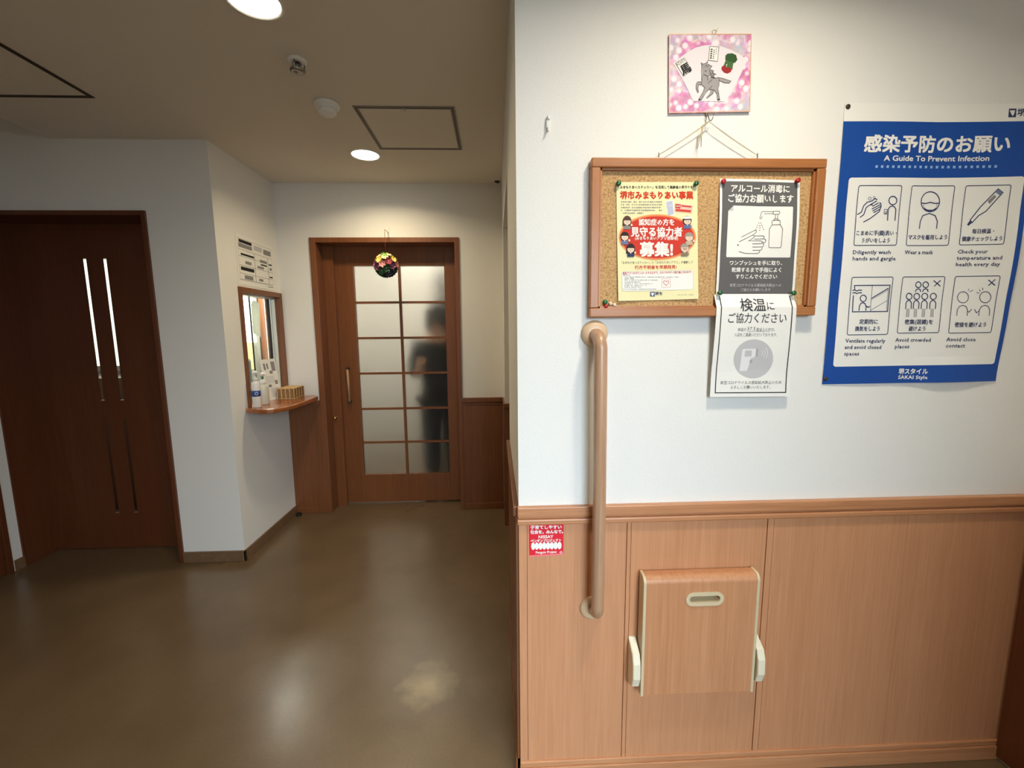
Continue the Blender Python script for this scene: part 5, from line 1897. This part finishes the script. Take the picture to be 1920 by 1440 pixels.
# jacket and trousers, a little fuller than the body
Vj = [(PX, PY, 0.62), (PX, PY, 0.82), (PX, PY, 1.00), (PX, PY - 0.01, 1.18), (PX, PY, 1.30), (PX, PY, 1.35), (PX - 0.165, PY, 1.275), (PX - 0.215, PY - 0.02, 1.04), (PX - 0.172, PY - 0.105, 1.055), (PX + 0.165, PY, 1.275), (PX + 0.21, PY + 0.01, 1.04), (PX + 0.21, PY - 0.045, 0.85)]
Ej = [(0, 1), (1, 2), (2, 3), (3, 4), (4, 5), (4, 6), (6, 7), (7, 8), (4, 9), (9, 10), (10, 11)]
skin('jacket', Vj, Ej, [(0.185, 0.135), (0.18, 0.13), (0.165, 0.12), (0.175, 0.12), (0.14, 0.105), 0.075, 0.075, 0.058, 0.042, 0.075, 0.058, 0.045], [M_CLOTH], pe, root=2)
Vt = [(PX, PY, 0.86), (PX - 0.085, PY, 0.78), (PX - 0.085, PY - 0.02, 0.45), (PX - 0.085, PY + 0.01, 0.12), (PX + 0.085, PY, 0.78), (PX + 0.085, PY - 0.02, 0.45), (PX + 0.085, PY + 0.01, 0.12)]
skin('trousers', Vt, [(0, 1), (1, 2), (2, 3), (0, 4), (4, 5), (5, 6)], [(0.16, 0.12), 0.10, 0.078, 0.065, 0.10, 0.078, 0.065], [M_TROUS], pe)
hd = MB()
HC = (PX, PY - 0.025, 1.505)
hd.ball((HC[0], HC[1] + 0.022, HC[2] + 0.022), 0.112, sub=3, scale=(0.92, 1.0, 1.02))
hd.ball((HC[0], HC[1] + 0.06, HC[2] - 0.05), 0.075, sub=2, scale=(1.1, 0.7, 1.2))
for q in (-1, 1):
    hd.ball((HC[0] + q * 0.072, HC[1] + 0.005, HC[2] - 0.045), 0.042, sub=2, scale=(0.8, 1.2, 1.8))
hd.build('hair', M_HAIR, pe)
fc = MB()
for q in (-1, 1):
    fc = MB()
    fc.ball((HC[0] + q * 0.030, HC[1] - 0.078, HC[2] - 0.002), 0.010, mi=0, sub=2, scale=(1.3, 0.6, 0.8))
    fc.build('eye', M_BLACK, pe)
fc = MB()
fc.ball((HC[0], HC[1] - 0.092, HC[2] - 0.028), 0.014, sub=2, scale=(0.8, 1, 1.3))
fc.build('nose', M_SKIN, pe)
MB().ball((HC[0], HC[1] - 0.078, HC[2] - 0.060), 0.018, sub=2, scale=(1.2, 0.4, 0.4)).build('mouth', plain('lip', (176, 100, 92), 0.6), pe)
for q in (-1, 1):
    MB().ball((HC[0] + q * 0.088, HC[1] + 0.01, HC[2] - 0.012), 0.022, sub=2, scale=(0.4, 0.8, 1.3)).build('ear', M_SKIN, pe)


def hand(name, w, dirv, up, parent, curl=0.25):
    """palm with four bent fingers and a thumb, growing from wrist w along dirv; palm normal = up"""
    w, dirv, up = Vector(w), Vector(dirv).normalized(), Vector(up).normalized()
    side = dirv.cross(up).normalized()
    V, E, R = [w, w + dirv * 0.045, w + dirv * 0.085], [(0, 1), (1, 2)], [(0.024, 0.016), (0.036, 0.015), (0.036, 0.014)]
    for k, (o_, ln) in enumerate(((-0.028, 0.062), (-0.010, 0.074), (0.010, 0.070), (0.028, 0.055))):
        b0 = len(V)
        p = w + dirv * 0.088 + side * o_
        V += [p, p + dirv * ln * 0.5 - up * ln * curl * 0.25, p + dirv * ln * 0.9 - up * ln * curl]
        E += [(2, b0), (b0, b0 + 1), (b0 + 1, b0 + 2)]
        R += [0.0095, 0.0085, 0.007]
    b0 = len(V)
    V += [w + dirv * 0.035 - side * 0.038, w + dirv * 0.070 - side * 0.058 - up * 0.012]
    E += [(1, b0), (b0, b0 + 1)]
    R += [0.011, 0.008]
    return skin(name, V, E, R, [M_SKIN], parent, sub=1)


hand('hand', (PX - 0.163, PY - 0.125, 1.062), (0.35, -0.25, 0.75), (0.1, 0.9, 0.2), pe)
hand('hand', (PX + 0.20, PY - 0.05, 0.81), (0, -0.1, -1), (-1, 0, 0), pe)
for q in (-1, 1):
    MB().box(PX + q * 0.09 - 0.045, PX + q * 0.09 + 0.045, PY - 0.16, PY + 0.08, 0.0, 0.085, bev=0.03, seg=3).build('shoe', M_SHOE, pe)
